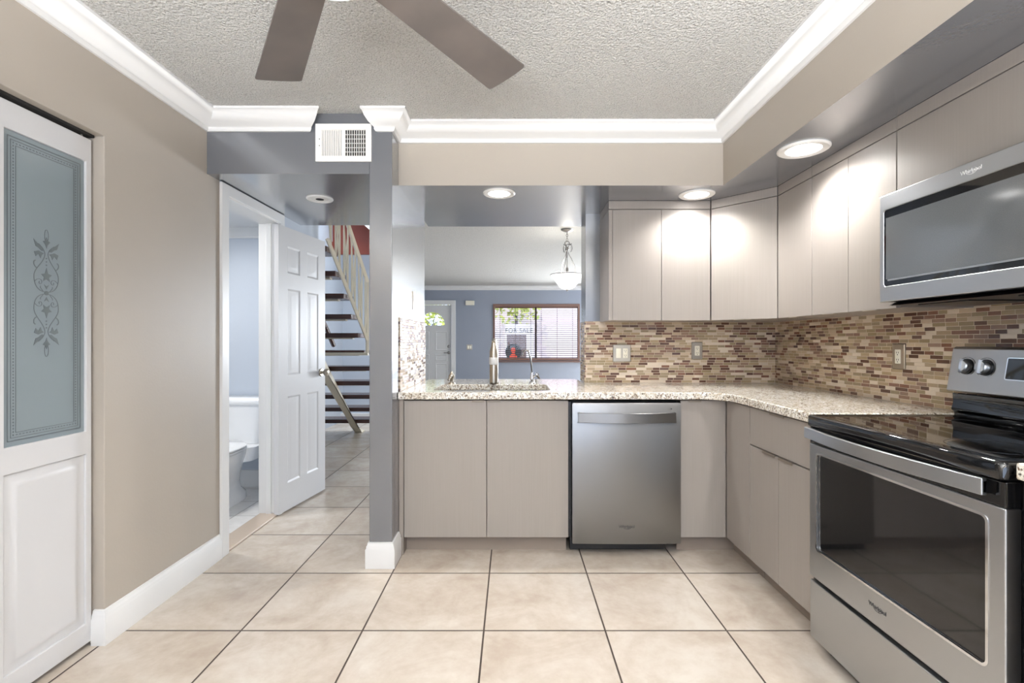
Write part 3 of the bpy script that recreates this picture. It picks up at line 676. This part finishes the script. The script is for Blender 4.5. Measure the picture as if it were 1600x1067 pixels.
# ------------------------------------------------------------------ upper cabinets
ZU0, ZU1 = 1.331, 2.02
UB = 3.046; UR = 1.50
c = thing('wall_cabinet', 'taupe two door wall cabinet beside the pass-through', 'cabinet', (.93, 3.2, ZU0))
MB().box(.624, 1.236, UB+.02, YB-.001, ZU0+.002, ZS-.002).build('carcass', 'carcass', c)
MB().box(.602, .624, UB, YB-.001, ZU0, ZU1).build('end_panel', 'laminate', c, .001)
MB().box(.602, 1.234, UB, UB+.019, ZU1+.004, ZS-.001).box(.602, .624, UB+.019, YB-.001, ZU1+.004, ZS-.001).build('top_filler', 'laminate', c, .001)
for x0, x1 in ((.626, .929), (.9315, 1.233)):
    MB().box(x0, x1, UB, UB+.019, ZU0, ZU1).build('door', 'laminate', c, .0012)
# diagonal corner
c = thing('corner_wall_cabinet', 'taupe wall cabinet with a single angled door across the corner', 'cabinet', (1.6, 3.15, ZU0))
p0, p1 = Vector((1.238, 3.042)), Vector((1.498, 2.766)); dv = (p1-p0).normalized(); nv = Vector((-dv.y, dv.x)) if (-dv.y) > 0 else Vector((dv.y, -dv.x))
q0, q1 = p0+nv*.02, p1+nv*.02
MB().prism([tuple(q0), tuple(q1), (XR-.001, 2.766), (XR-.001, YB-.001), (1.238, YB-.001)], 'xy', ZU0+.002, ZS-.002).build('carcass', 'carcass', c)
def diag(m, z0, z1): return m.prism([tuple(p0), tuple(p1), tuple(p1+nv*.018), tuple(p0+nv*.018)], 'xy', z0, z1)
dd = diag(MB(), ZU0, ZU1).build('door', 'laminate', c, .0012)
diag(MB(), ZU1+.004, ZS-.001).build('top_filler', 'laminate', c, .001)
pm = (p0+p1)/2
MB().tube([(*(pm-dv*.05-nv*.004), ZU0-.001), (*(pm+dv*.05-nv*.004), ZU0-.001)], .003, 6).build('handle', 'nickel', dd)
def upper_right(name, y0, y1, splits, z0, label):
    c = thing(name, label, 'cabinet', (1.65, (y0+y1)/2, z0))
    MB().box(UR+.02, XR-.001, y0, y1, z0+.002, ZS-.002).build('carcass', 'carcass', c)
    MB().box(UR, UR+.019, y0, y1, ZU1+.004, ZS-.001).build('top_filler', 'laminate', c, .001)
    e = [y0]+splits+[y1]
    for a, b in zip(e, e[1:]):
        dd = MB().box(UR, UR+.019, a+.0012, b-.0012, z0, ZU1).build('door', 'laminate', c, .0012)
        if z0 < 1.5: MB().box(UR-.006, UR+.01, (a+b)/2-.04, (a+b)/2+.04, z0-.003, z0).build('handle', 'nickel', dd)
upper_right('wall_cabinet', 2.452, 2.762, [], ZU0, 'taupe single door wall cabinet next to the angled corner cabinet')
upper_right('wall_cabinet', 1.911, 2.449, [2.185], ZU0, 'taupe two door wall cabinet directly beside the microwave')
upper_right('over_microwave_cabinet', 1.148, 1.908, [], 1.768, 'short taupe cabinet with a lift door above the microwave')

# ------------------------------------------------------------------ logo
def logo(parent, origin, ux, uy, size, mat):
    o = text_mesh('logo', 'Whirlpool', size, frame4(origin, ux, uy), mat, parent, .0004, .95)
    ux, uy = Vector(ux), Vector(uy); n = ux.cross(uy); O = Vector(origin)
    T = lambda u, v, h: tuple(O+ux*u+uy*v+n*h)
    m = MB(); k = size
    pts = [(k*.1+k*1.0*math.cos(math.radians(a)), -k*.05+k*.55*math.sin(math.radians(a))) for a in range(-200, 70, 15)]
    m.ribbon(pts, [k*.02+k*.07*math.sin(PI*i/(len(pts)-1)) for i in range(len(pts))], T)
    m.build('logo_swoosh', mat, o)

# ------------------------------------------------------------------ dishwasher
d = thing('dishwasher', 'stainless steel dishwasher with a bowed bar handle', 'dishwasher', (.637, 3.0, 0))
x0, x1 = .336, .939
MB().box(x0+.004, x1-.004, 2.79, 3.34, .1, .86).build('tub', 'black', d)
MB().box(x0-.006, x1-.06, 2.8, 2.83, .012, .1).build('kick_plate', 'black', d, .003)
fr = MB()
n = 16; ring = []
for z in (.074, .08, .85, .858):
    i = .003 if z in (.074, .858) else 0
    fpts = [(x0+i+(x1-x0-2*i)*k/n, YCAB-.026-.006*math.sin(PI*k/n)+i, z) for k in range(n+1)]
    ring.append(fpts+[(x1-i, YCAB+.03, z), (x0+i, YCAB+.03, z)])
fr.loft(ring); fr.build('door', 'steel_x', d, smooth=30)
hb = MB(); rings = []; n = 18
for k in range(n+1):
    u = k/n; x = .368+(.905-.368)*u; y = YCAB-.05-.032*math.sin(PI*u)
    rings.append([(x, y, .752), (x, y, .806), (x, y+.012, .806), (x, y+.012, .752)])
hb.loft(rings); hb.box(.368, .38, YCAB-.05, YCAB-.024, .752, .806).box(.893, .905, YCAB-.05, YCAB-.024, .752, .806)
hb.build('handle', 'steel_x', d, .002)
MB().box(.316, .334, 2.765, 2.79, .1, .86).box(.325, .332, 2.757, 2.766, .2, .24).build('side_gasket', 'black', d)
logo(d, (.637, YCAB-.0335, .172), (1, 0, 0), (0, 0, 1), .022, 'mark_dark')
MB().lathe([(.003, 0), (.003, -.002)], (.886, YCAB-.0285, .826), 'y', 10).build('status_light', 'black', d)

# ------------------------------------------------------------------ range
RY0, RY1 = 1.155, 1.925; RX = 1.168
r = thing('electric_range', 'stainless and black electric range with glass cooktop', 'range', (1.47, 1.54, 0))
MB().box(RX+.04, 1.78, RY0+.002, RY1-.002, .03, .875).build('body', 'gloss_black', r)
for x in (1.24, 1.72):
    for y in (RY0+.05, RY1-.05): MB().lathe([(.02, 0), (.02, .032)], (x, y, 0), seg=12).build('foot', 'black', r)
# cooktop with raised rounded rim
ct = MB(); rr = lambda i, z: [(x, y, z) for x, y in rrect(RX-.012+i, 1.735-i, RY0+i, RY1-i, .018)]
ct.loft([rr(.006, .868), rr(0, .874), rr(0, .908), rr(.004, .914), rr(.014, .915), rr(.02, .912), rr(.06, .911)])
ck = ct.build('cooktop', 'gloss_black', r, smooth=50)
M['burner'] = plain('burner_ring_print', C(58, 58, 60), .15, 0, .6)
for cx, cy, R in ((1.33, 1.73, .075), (1.33, 1.35, .105), (1.59, 1.73, .105), (1.59, 1.35, .075)):
    MB().ribbon([(cx+R*math.cos(k*PI/24), cy+R*math.sin(k*PI/24)) for k in range(48)], .0025, lambda u, v, h: (u, v, .9112+h), closed=True, th=.0002).build('burner_ring', 'burner', ck)
MB().box(RX+.008, RX+.05, RY0+.006, RY1-.006, .806, .868).build('vent_strip', 'gloss_black', r, .004)
# oven door
dm = MB().prism([(RY0+.004, .287), (RY1-.002, .287), (RY1-.002, .803), (RY0+.004, .803)], 'yz', RX, RX+.04, holes=[rrect(1.207, 1.876, .402, .768, .014)])
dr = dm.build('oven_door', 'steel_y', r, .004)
MB().box(RX+.006, RX+.012, 1.2, 1.884, .396, .775).build('window', 'oven_glass', dr)
MB().prism(rrect(1.2, 1.883, .395, .775, .02), 'yz', RX-.0015, RX+.004, holes=[rrect(1.207, 1.876, .402, .768, .014)]).build('window_bezel', 'chrome', dr)
MB().box(RX+.002, RX+.04, RY0+.004, RY1-.002, .803, .866).build('door_cap', 'gloss_black', dr, .004)
hb = MB(); rings = []; n = 22; ya, yb = RY0+.04, RY1-.002
for k in range(n+1):
    u = k/n; y = ya+(yb-ya)*u; x = RX-.022-.028*math.sin(PI*u)
    rings.append([(x, y, .824), (x, y, .866), (x+.014, y, .866), (x+.014, y, .824)])
hb.loft(rings); hb.build('handle', 'steel_y', dr, .003)
for q in (ya, yb-.025): MB().box(RX-.02, RX+.006, q, q+.025, .828, .862).build('handle_bracket', 'gloss_black', dr, .003)
logo(dr, (RX-.0008, 1.565, .347), (0, -1, 0), (0, 0, 1), .019, 'mark_dark')
MB().box(RX+.002, RX+.04, RY0+.004, RY1-.002, .05, .27).build('storage_drawer', 'steel_y', r, .004)
MB().box(RX+.02, RX+.045, RY0+.006, RY1-.006, .268, .29).build('drawer_gap', 'black', r)
# backguard
bgd = MB().prism([(1.735, .9), (1.735, .925), (1.722, .935), (1.73, .965), (1.728, 1.0), (1.78, 1.0), (1.78, .9)], 'xz', RY0+.002, RY1-.002).build('backguard', 'gloss_black', r, .004, smooth=50)
cp = MB().prism([(1.712, 1.008), (1.706, 1.012), (1.732, 1.172), (1.742, 1.18), (1.785, 1.18), (1.785, 1.008)], 'xz', RY0+.001, RY1-.001).build('control_panel', 'steel_y', r, .003)
nx = Vector((-.988, 0, .16)).normalized(); uz = Vector((.16, 0, .988)).normalized()
for ky in (1.853, 1.778, 1.30, 1.225):
    o = Vector((1.7205, ky, 1.105)); m = MB()
    m.tube([o, o+nx*.006], [.03, .029], 24, mi=1); m.tube([o+nx*.005, o+nx*.02, o+nx*.024], [.024, .023, .02], 24, mi=0)
    a, b = o+nx*.018-uz*.024, o+nx*.018+uz*.024
    g = Vector((0, .005, 0)); m.loft([[a-g, a+g, b+g, b-g], [a-g*.8+nx*.016, a+g*.8+nx*.016, b+g*.8+nx*.016, b-g*.8+nx*.016]])
    m.build('knob', ['steel_y', 'black'], cp)
    tk = MB(); tfr = lambda u, v, h: tuple(o+Vector((0, u, 0))+uz*v+nx*(h+.0002))
    tk.ribbon([(.036*math.sin(math.radians(a)), .036*math.cos(math.radians(a))) for a in range(-140, 141, 10)], .0012, tfr)
    tk.build('dial_print', 'mark_dark', cp)
dp = MB(); T = lambda u, v, h: tuple(Vector((1.7205, u, 1.105))+uz*v+nx*h)
dp.loft([[T(u, v, h) for u, v in rrect(1.36, 1.70, -.036, .036, .004)] for h in (0, .003)]); dsp = dp.build('display', 'gloss_black', cp)
bz = MB(); 
for k in range(1): bz.ribbon(rrect(1.358, 1.702, -.038, .038, .005), .003, lambda u, v, h: T(u, v, h*4), closed=True)
bz.build('display_bezel', 'chrome', dsp)

# ------------------------------------------------------------------ microwave
MX = 1.432; MY0, MY1 = 1.15, 1.908
r = thing('microwave', 'stainless over-the-range microwave with dark glass', 'microwave', (1.6, 1.53, 1.35))
MB().box(MX+.04, XR-.01, MY0+.002, MY1-.002, 1.352, 1.764).build('body', 'black', r)
MB().prism([(MX+.05, 1.352), (MX+.02, 1.338), (1.78, 1.338), (1.78, 1.352)], 'xz', MY0+.02, MY1-.02).box(1.5, 1.7, MY0+.1, MY0+.3, 1.334, 1.339).box(1.5, 1.7, MY1-.3, MY1-.1, 1.334, 1.339).build('underside_vent', 'black', r)
dm = MB().prism([(MY0, 1.352), (MY1, 1.352), (MY1, 1.762), (MY0, 1.762)], 'yz', MX, MX+.04, holes=[rrect(1.3, 1.888, 1.412, 1.703, .012)])
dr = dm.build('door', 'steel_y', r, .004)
MB().box(MX+.003, MX+.012, 1.296, 1.893, 1.408, 1.708).build('glass', 'gloss_black', dr)
MB().box(MX+.0018, MX+.004, 1.32, 1.878, 1.437, 1.672).build('mesh_screen', 'mw_screen', dr)
MB().box(MX+.0005, MX+.004, 1.3, 1.868, 1.4305, 1.4365).build('screen_edge', 'steel_y', dr)
MB().box(MX-.001, MX+.004, MY0+.004, 1.285, 1.375, 1.745).build('keypad', 'gloss_black', r)
MB().tube([(MX-.03, 1.315, 1.42), (MX-.04, 1.315, 1.55), (MX-.03, 1.315, 1.69)], .01, 12).tube([(MX+.003, 1.315, 1.43), (MX-.032, 1.315, 1.43)], .008, 10).tube([(MX+.003, 1.315, 1.68), (MX-.032, 1.315, 1.68)], .008, 10).build('handle', 'steel_y', dr)
logo(dr, (MX-.0008, 1.527, 1.733), (0, -1, 0), (0, 0, 1), .018, 'mark_light')

# ------------------------------------------------------------------ outlets and switches
def plate(name, label, origin, ux, w, h, gangs, pm='nickel'):
    """wall plate: origin centre on the wall, ux along the wall, out = ux x z"""
    ux = Vector(ux); out = ux.cross(Vector((0, 0, 1))); O = Vector(origin)
    T = lambda u, v, k: tuple(O+ux*u+Vector((0, 0, v))+out*k)
    t = thing(name, label, 'switch' if 'switch' in name else 'outlet', tuple(O))
    L = lambda i, k: [T(u, v, k) for u, v in rrect(-w/2+i, w/2-i, -h/2+i, h/2-i, .004)]
    MB().loft([L(0, 0), L(0, .004), L(.003, .007)]).build('plate', pm, t)
    n = len(gangs)
    for i, g in enumerate(gangs):
        cu = (i-(n-1)/2)*.046
        L = lambda a, b, k: [T(cu+u, v, k) for u, v in rrect(-a, a, -b, b, .003)]
        b = MB().loft([L(.0165, .033, .006), L(.0165, .033, .0085), L(.015, .0315, .0095)]).build('rocker' if g == 's' else 'receptacle', 'cream_plastic', t)
        if g == 'o':
            s = MB()
            for v in (.0165, -.0165):
                for du in (-.0055, .0055): s.poly([(cu+du-.0011, v-.002), (cu+du+.0011, v-.002), (cu+du+.0011, v+.006), (cu+du-.0011, v+.006)], lambda u, v, h: T(u, v, .0095+h))
                s.poly([(cu+.0025*math.cos(k*PI/4), v-.008+.0025*math.sin(k*PI/4)) for k in range(8)], lambda u, v, h: T(u, v, .0095+h))
            s.build('slots', 'dark', b)
    return t
plate('outlet_switch_plate', 'nickel double plate with rocker switch and outlet on the mosaic', (.751, YB-.008, 1.12), (1, 0, 0), .122, .118, 'so')['category'] = 'outlet'
plate('wall_outlet', 'nickel outlet plate on the rear mosaic below the angled cabinet', (1.265, YB-.008, 1.137), (1, 0, 0), .074, .118, 'o')
plate('wall_outlet', 'nickel outlet plate on the mosaic beside the range control panel', (XR-.008, 2.277, 1.13), (0, -1, 0), .074, .118, 'o')
plate('wall_switch', 'nickel switch plate on the bluish column side above the mosaic', (XCR, 3.16, 1.463), (0, 1, 0), .074, .118, 's')
plate('wall_switch', 'double switch plate on the far blue wall by the front door', (-.93, YF, 1.075), (1, 0, 0), .122, .118, 'ss')
t = thing('door_chime', 'small cream chime box on the blue wall above the switches', 'chime', (-.915, YF, 2.04))
MB().box(-1.01, -.82, YF-.05, YF, 1.99, 2.09).build('cover', 'cream_plastic', t, .008)

# ------------------------------------------------------------------ vent
v = thing('air_vent', 'white louvred air vent on the grey soffit', 'vent', (-.893, YC, 2.25))
vx0, vx1, vz0, vz1 = -1.04, -.744, 2.152, 2.352
MB().prism([(vx0, vz0), (vx1, vz0), (vx1, vz1), (vx0, vz1)], 'xz', YC-.012, YC, holes=[[(vx0+.034, vz0+.03), (-.898, vz0+.03), (-.898, vz1-.032), (vx0+.034, vz1-.032)], [(-.884, vz0+.03), (vx1-.03, vz0+.03), (vx1-.03, vz1-.032), (-.884, vz1-.032)]]).build('frame', 'plastic', v, .002)
MB().box(vx0+.02, vx1-.02, YC-.0015, YC-.0005, vz0+.02, vz1-.02).build('duct_backing', 'dark', v)
s = MB()
for a, b, sg in ((vx0+.034, -.898, 1), (-.884, vx1-.03, -1)):
    for k in range(10):
        x = a+(b-a)*k/9; dx = .006
        p = [(x-dx*.5*sg-.0008, YC-.011), (x-dx*.5*sg+.0008, YC-.011), (x+dx*.5*sg+.0008, YC-.003), (x+dx*.5*sg-.0008, YC-.003)]
        s.prism(p, 'xy', vz0+.028, vz1-.03)
s.build('louvres', 'plastic', v)
s = MB()
for k in range(1, 6):
    z = vz0+.03+(vz1-vz0-.062)*k/6; s.box(-.884, vx1-.03, YC-.0035, YC-.002, z-.0015, z+.0015)
s.build('damper_rods', 'plastic', v)
for q in (2.27, 2.235): MB().lathe([(.003, 0), (.003, -.001)], (vx0+.022, YC-.012, q), 'y', 8).build('screw_hole', 'dark', v)

# ------------------------------------------------------------------ recessed lights
def downlight(x, y, z, R, lit, label, power=27):
    t = thing('recessed_ceiling_light', label, 'ceiling light', (x, y, z), 'recessed lights in the soffits')
    MB().lathe([(R, 0), (R, -.004), (R*.93, -.009), (R*.68, -.006), (R*.66, 0)], (x, y, z), seg=40).build('trim_ring', 'plastic', t)
    if lit:
        MB().lathe([(R*.67, -.003), (R*.4, -.0075), (.001, -.0085)], (x, y, z), seg=40).build('lens', 'lens', t)
        d = bpy.data.lights.new('recessed_lamp', 'SPOT'); d.energy = power; d.spot_size = math.radians(152); d.spot_blend = .75; d.shadow_soft_size = .035; d.color = (1, .985, .965)
        o = bpy.data.objects.new('recessed_lamp', d); o.location = (0, 0, -.03); o.parent = t; COL.objects.link(o)
    else:
        MB().lathe([(R*.67, -.004), (R*.5, -.006), (R*.32, -.005), (R*.3, -.001)], (x, y, z), seg=32).build('gimbal', 'plastic', t)
        MB().lathe([(R*.31, -.0055), (.001, -.0065)], (x, y, z), seg=24).build('unlit_bulb', 'dark', t)
downlight(-.076, 2.89, ZS, .095, True, 'lit recessed light over the sink')
downlight(1.10, 2.915, ZS, .103, True, 'lit recessed light above the corner wall cabinets')
downlight(1.325, 2.226, ZS, .108, True, 'lit recessed light in front of the range side cabinets')
downlight(1.325, .9, ZS, .108, True, 'lit recessed light over the near end of the range')
downlight(-1.197, 3.05, ZH, .08, False, 'unlit recessed light in the hall soffit')

# ------------------------------------------------------------------ ceiling fan
FC = Vector((-.434, 1.1166)); FZ = 2.1305
f = thing('ceiling_fan', 'five blade ceiling fan with dark taupe blades, over the kitchen floor', 'ceiling fan', (FC.x, FC.y, CEIL))
MB().lathe([(.07, CEIL), (.07, CEIL-.02), (.045, CEIL-.05), (.016, CEIL-.06), (.016, FZ+.12), (.05, FZ+.11), (.1, FZ+.09), (.115, FZ+.05), (.11, FZ+.0), (.08, FZ-.02)], (FC.x, FC.y, 0), seg=40).build('motor', 'white', f)
MB().lathe([(.085, FZ-.015), (.1, FZ-.03), (.125, FZ-.05), (.12, FZ-.07), (.085, FZ-.092), (.04, FZ-.103), (.001, FZ-.106)], (FC.x, FC.y, 0), seg=40).build('light_bowl', 'opal', f)
a1, a2 = -32.24, 34.05
step = (360-(a2-a1))/4
R1 = .743
for k, ang in enumerate([a1, a2, a2+step, a2+2*step, a2+3*step]):
    th = math.radians(ang); dr = Vector((math.sin(th), math.cos(th), 0)); sd = Vector((math.cos(th), -math.sin(th), 0)); O = Vector((FC.x, FC.y, FZ))
    pit = .2357
    sw = sd*math.cos(pit)+Vector((0, 0, math.sin(pit)))
    up = dr.cross(sw)*-1
    R = R1
    prof = [(.17, .057), (.2, .0577), (.45, .067), (R-.006, .0779), (R-.001, .0765)]
    rings = []
    for q in (0, .006):
        ol = [O+dr*u+sw*w+up*q for u, w in prof]+[O+dr*(R+.007*math.cos(a))+sw*(.0765*math.sin(a))+up*q for a in (1.1, .5, 0, -.5, -1.1)]+[O+dr*u-sw*w+up*q for u, w in reversed(prof)]
        rings.append(ol)
    b = MB().loft(rings).build('blade', 'blade', f, .0015)
    MB().loft([[O+dr*u+sd*w+Vector((0, 0, z)) for u, w in ((.06, -.02), (.06, .02), (.22, .035), (.22, -.035))] for z in (.006, .012)]).build('blade_iron', 'blade', b)
ld = bpy.data.lights.new('fan_lamp', 'SPOT'); ld.energy = 30; ld.spot_size = math.radians(150); ld.spot_blend = .7; ld.shadow_soft_size = .09; ld.color = (1, .99, .97)
lo = bpy.data.objects.new('fan_lamp', ld); lo.location = (FC.x, FC.y, FZ-.2); COL.objects.link(lo)

# ------------------------------------------------------------------ pendant
px, py = .594, 5.28
p = thing('pendant_lamp', 'lit white bowl pendant with scrolled metal arms, beyond the pass-through', 'pendant lamp', (px, py, CEIL))
MB().lathe([(.068, CEIL), (.062, CEIL-.012), (.03, CEIL-.026), (.012, CEIL-.032)], (px, py, 0), seg=28).build('canopy', 'iron', p)
m = MB()
for i in range(4):
    z = CEIL-.042-.024*i; k = i % 2
    m.tube([(px+(.009*math.cos(a) if k else 0), py+(0 if k else .009*math.cos(a)), z+.015*math.sin(a)) for a in [q*PI/6 for q in range(13)]], .0028, 6)
m.build('chain', 'iron', p)
m = MB()
m.tube([(px+.024*math.cos(a), py, CEIL-.15+.022*math.sin(a)) for a in [q*PI/8 for q in range(-1, 10)]], .005, 8)
m.lathe([(.008, 2.22), (.02, 2.21), (.024, 2.195), (.016, 2.175), (.012, 2.15), (.006, 2.1)], (px, py, 0), seg=18)
for k in range(3):
    a = k*2*PI/3+PI/2*0+.15; dx, dy = math.cos(a), math.sin(a); Q = lambda r, z: (px+dx*r, py+dy*r, z)
    m.tube([Q(.004, 2.245), Q(.045, 2.25), Q(.05, 2.255)], .006, 8)
    m.tube([Q(.012, 2.215), Q(.03, 2.243), Q(.05, 2.235), Q(.056, 2.205), Q(.048, 2.175), Q(.04, 2.168)], .0048, 8)
    m.tube([Q(.01, 2.18), Q(.02, 2.14), Q(.05, 2.09), Q(.078, 2.03), Q(.087, 1.97), Q(.087, 1.925)], .0038, 8)
m.build('scroll_arms', 'iron', p)
MB().tube([(px, py, 2.15), (px, py, 1.95)], .004, 8).lathe([(.016, 1.955), (.014, 1.99), (.006, 2.0)], (px, py, 0), seg=12).build('stem', 'iron', p)
bo = MB().lathe([(.18, 1.918), (.165, 1.902), (.14, 1.872), (.112, 1.828), (.085, 1.79), (.055, 1.768), (.012, 1.758)], (px, py, 0), seg=48, cap=False).build('bowl', 'bowl', p, smooth=60)
MB().lathe([(.183, 1.915), (.183, 1.922), (.176, 1.922), (.176, 1.915), (.183, 1.915)], (px, py, 0), seg=48, cap=False).build('rim', 'iron', bo)
MB().lathe([(.002, 1.738), (.009, 1.745), (.008, 1.752), (.018, 1.758), (.004, 1.764)], (px, py, 0), seg=16).build('finial', 'iron', bo)
point('pendant_bulb', (px, py, 1.98), 7, (1, .94, .84), .06)

# ------------------------------------------------------------------ staircase
sX0, sX1 = -2.5, -1.56
s = thing('open_staircase', 'open staircase with dark wood treads and cream metal railing, beyond the hall', 'staircase', (-2.03, 5.3, 0))
ns = 11; R_ = .18; D0 = 6.24; RUN = .212
for k in range(ns):
    z = R_*(k+1); y = D0-RUN*k
    MB().box(sX0, sX1, y-.005, y+.27, z-.022, z+.026).build('tread', 'walnut', s, .006)
sl = R_/RUN
def zt(y): return R_+(D0-y)*sl
ya, yb = 6.62, 4.15
m = MB().prism([(6.62, 0.), (6.47, .0), (yb, zt(yb)-.29), (yb, zt(yb)-.1), (6.3, .1)], 'yz', -2.075, -1.985)
m.build('stringer', 'stair_paint', s)
m = MB()
for k in range(ns):
    y = D0-RUN*k+.13; m.box(-2.4, -1.65, y-.03, y+.03, R_*(k+1)-.034, R_*(k+1)-.022)
m.build('tread_bracket', 'stair_paint', s)
rx = -1.507
ba, bb = (5.1, 1.215), (3.98, 2.05)
def zb(y): return ba[1]+(ba[0]-y)*(bb[1]-ba[1])/(ba[0]-bb[0])
m = MB()
def bar(y0, z0, y1, z1, w=.014, x=rx): m.tube([(x, y0, z0), (x, y1, z1)], w*.72, 4)
H = .61
bar(5.1, zb(5.1), 4.0, zb(4.0), .026); bar(5.1, zb(5.1)+H, 4.0, zb(4.0)+H, .03); bar(5.1, 1.08, 5.1, zb(5.1)+H, .026)
m.box(-2.03, rx+.01, 5.08, 5.12, 1.055, 1.085)
m.build('railing', 'stair_paint', s)
for i in range(10):
    y = 5.02-i*.105
    m = MB(); bar(y, zb(y), y, zb(y)+H, .011); m.build('baluster', 'stair_paint', s)
    m = MB(); y2 = y-.13 if i % 2 else y+.13
    bar(y, zb(y), y2, zb(y2)+H, .01); m.build('slanted_baluster', 'stair_paint', s)
m = MB(); m.tube([(-2.24, 6.15, 1.15), (-2.24, 4.4, 2.62)], .028, 8); m.build('handrail', 'walnut', s)
S(MB().box(-2.56, -1.45, 6.96, 7.02, 2.44, 2.62).box(-2.56, -1.45, 6.99, 7.05, 2.62, 3.0).box(-2.56, -1.45, 6.95, 7.02, 2.98, 3.06).build('trim_landing_fascia', 'red_wood'), 'red brown wood fascia of the upper landing', 'fascia')
S(MB().prism([(-2.62, 3.3), (-1.5, 2.3), (-1.5, 3.6)], 'xz', 6.7, 6.76).xform(Matrix.Translation((.03, 0, 0))).build('trim_stair_side', 'white'), 'white sloping board beside the upper landing', 'trim')

# ------------------------------------------------------------------ toilet
tx = -2.15
t = thing('toilet', 'white two piece toilet inside the bathroom', 'toilet', (tx, 3.6, .006))
def ell(cx, cy, rx, ry, z, n=32, e=2.4, yb=None):
    o = []
    for k in range(n):
        a = 2*PI*k/n; c, s_ = math.cos(a), math.sin(a)
        x = cx+rx*math.copysign(abs(c)**(2/e), c); y = cy+ry*math.copysign(abs(s_)**(2/e), s_)
        o.append((x, y, z))
    return o
MB().loft([ell(tx, 3.57, .125, .27, .006, e=3), ell(tx, 3.57, .122, .265, .05, e=3), ell(tx, 3.57, .1, .235, .09), ell(tx, 3.56, .1, .23, .15), ell(tx, 3.53, .125, .25, .22), ell(tx, 3.5, .165, .26, .3), ell(tx, 3.495, .185, .27, .36), ell(tx, 3.5, .188, .275, .398)]).build('bowl', 'porcelain', t, smooth=60)
MB().loft([ell(tx, 3.76, .19, .12, .3, e=4), ell(tx, 3.8, .2, .14, .36, e=4), ell(tx, 3.82, .21, .16, .402, e=5)]).build('tank_shelf', 'porcelain', t, smooth=60)
MB().loft([ell(tx, 3.49, .195, .275, .402), ell(tx, 3.49, .198, .278, .41), ell(tx, 3.49, .196, .275, .418)]).build('seat', 'porcelain', t, smooth=60)
MB().loft([ell(tx, 3.49, .195, .275, .422), ell(tx, 3.49, .197, .277, .432), ell(tx, 3.49, .18, .262, .442), ell(tx, 3.49, .1, .16, .445)]).build('seat_lid', 'porcelain', t, smooth=60)
MB().loft([ell(tx, 3.9, .17, .09, .404, e=6), ell(tx, 3.9, .2, .1, .5, e=6), ell(tx, 3.9, .225, .108, .71, e=7)]).build('tank', 'porcelain', t, smooth=60)
MB().loft([ell(tx, 3.9, .232, .116, .71, e=7), ell(tx, 3.9, .236, .12, .72, e=7), ell(tx, 3.9, .236, .12, .745, e=7), ell(tx, 3.9, .22, .11, .758, e=7)]).build('tank_lid', 'porcelain', t, smooth=60)
MB().lathe([(.014, 0), (.014, .018), (.006, .024)], (tx+.085, 3.56, .045), seg=12).build('bolt_cap', 'plastic', t)
MB().tube([(tx-.15, 3.79, .66), (tx-.15, 3.772, .66), (tx-.09, 3.765, .655)], .008, 8).build('flush_lever', 'chrome', t)
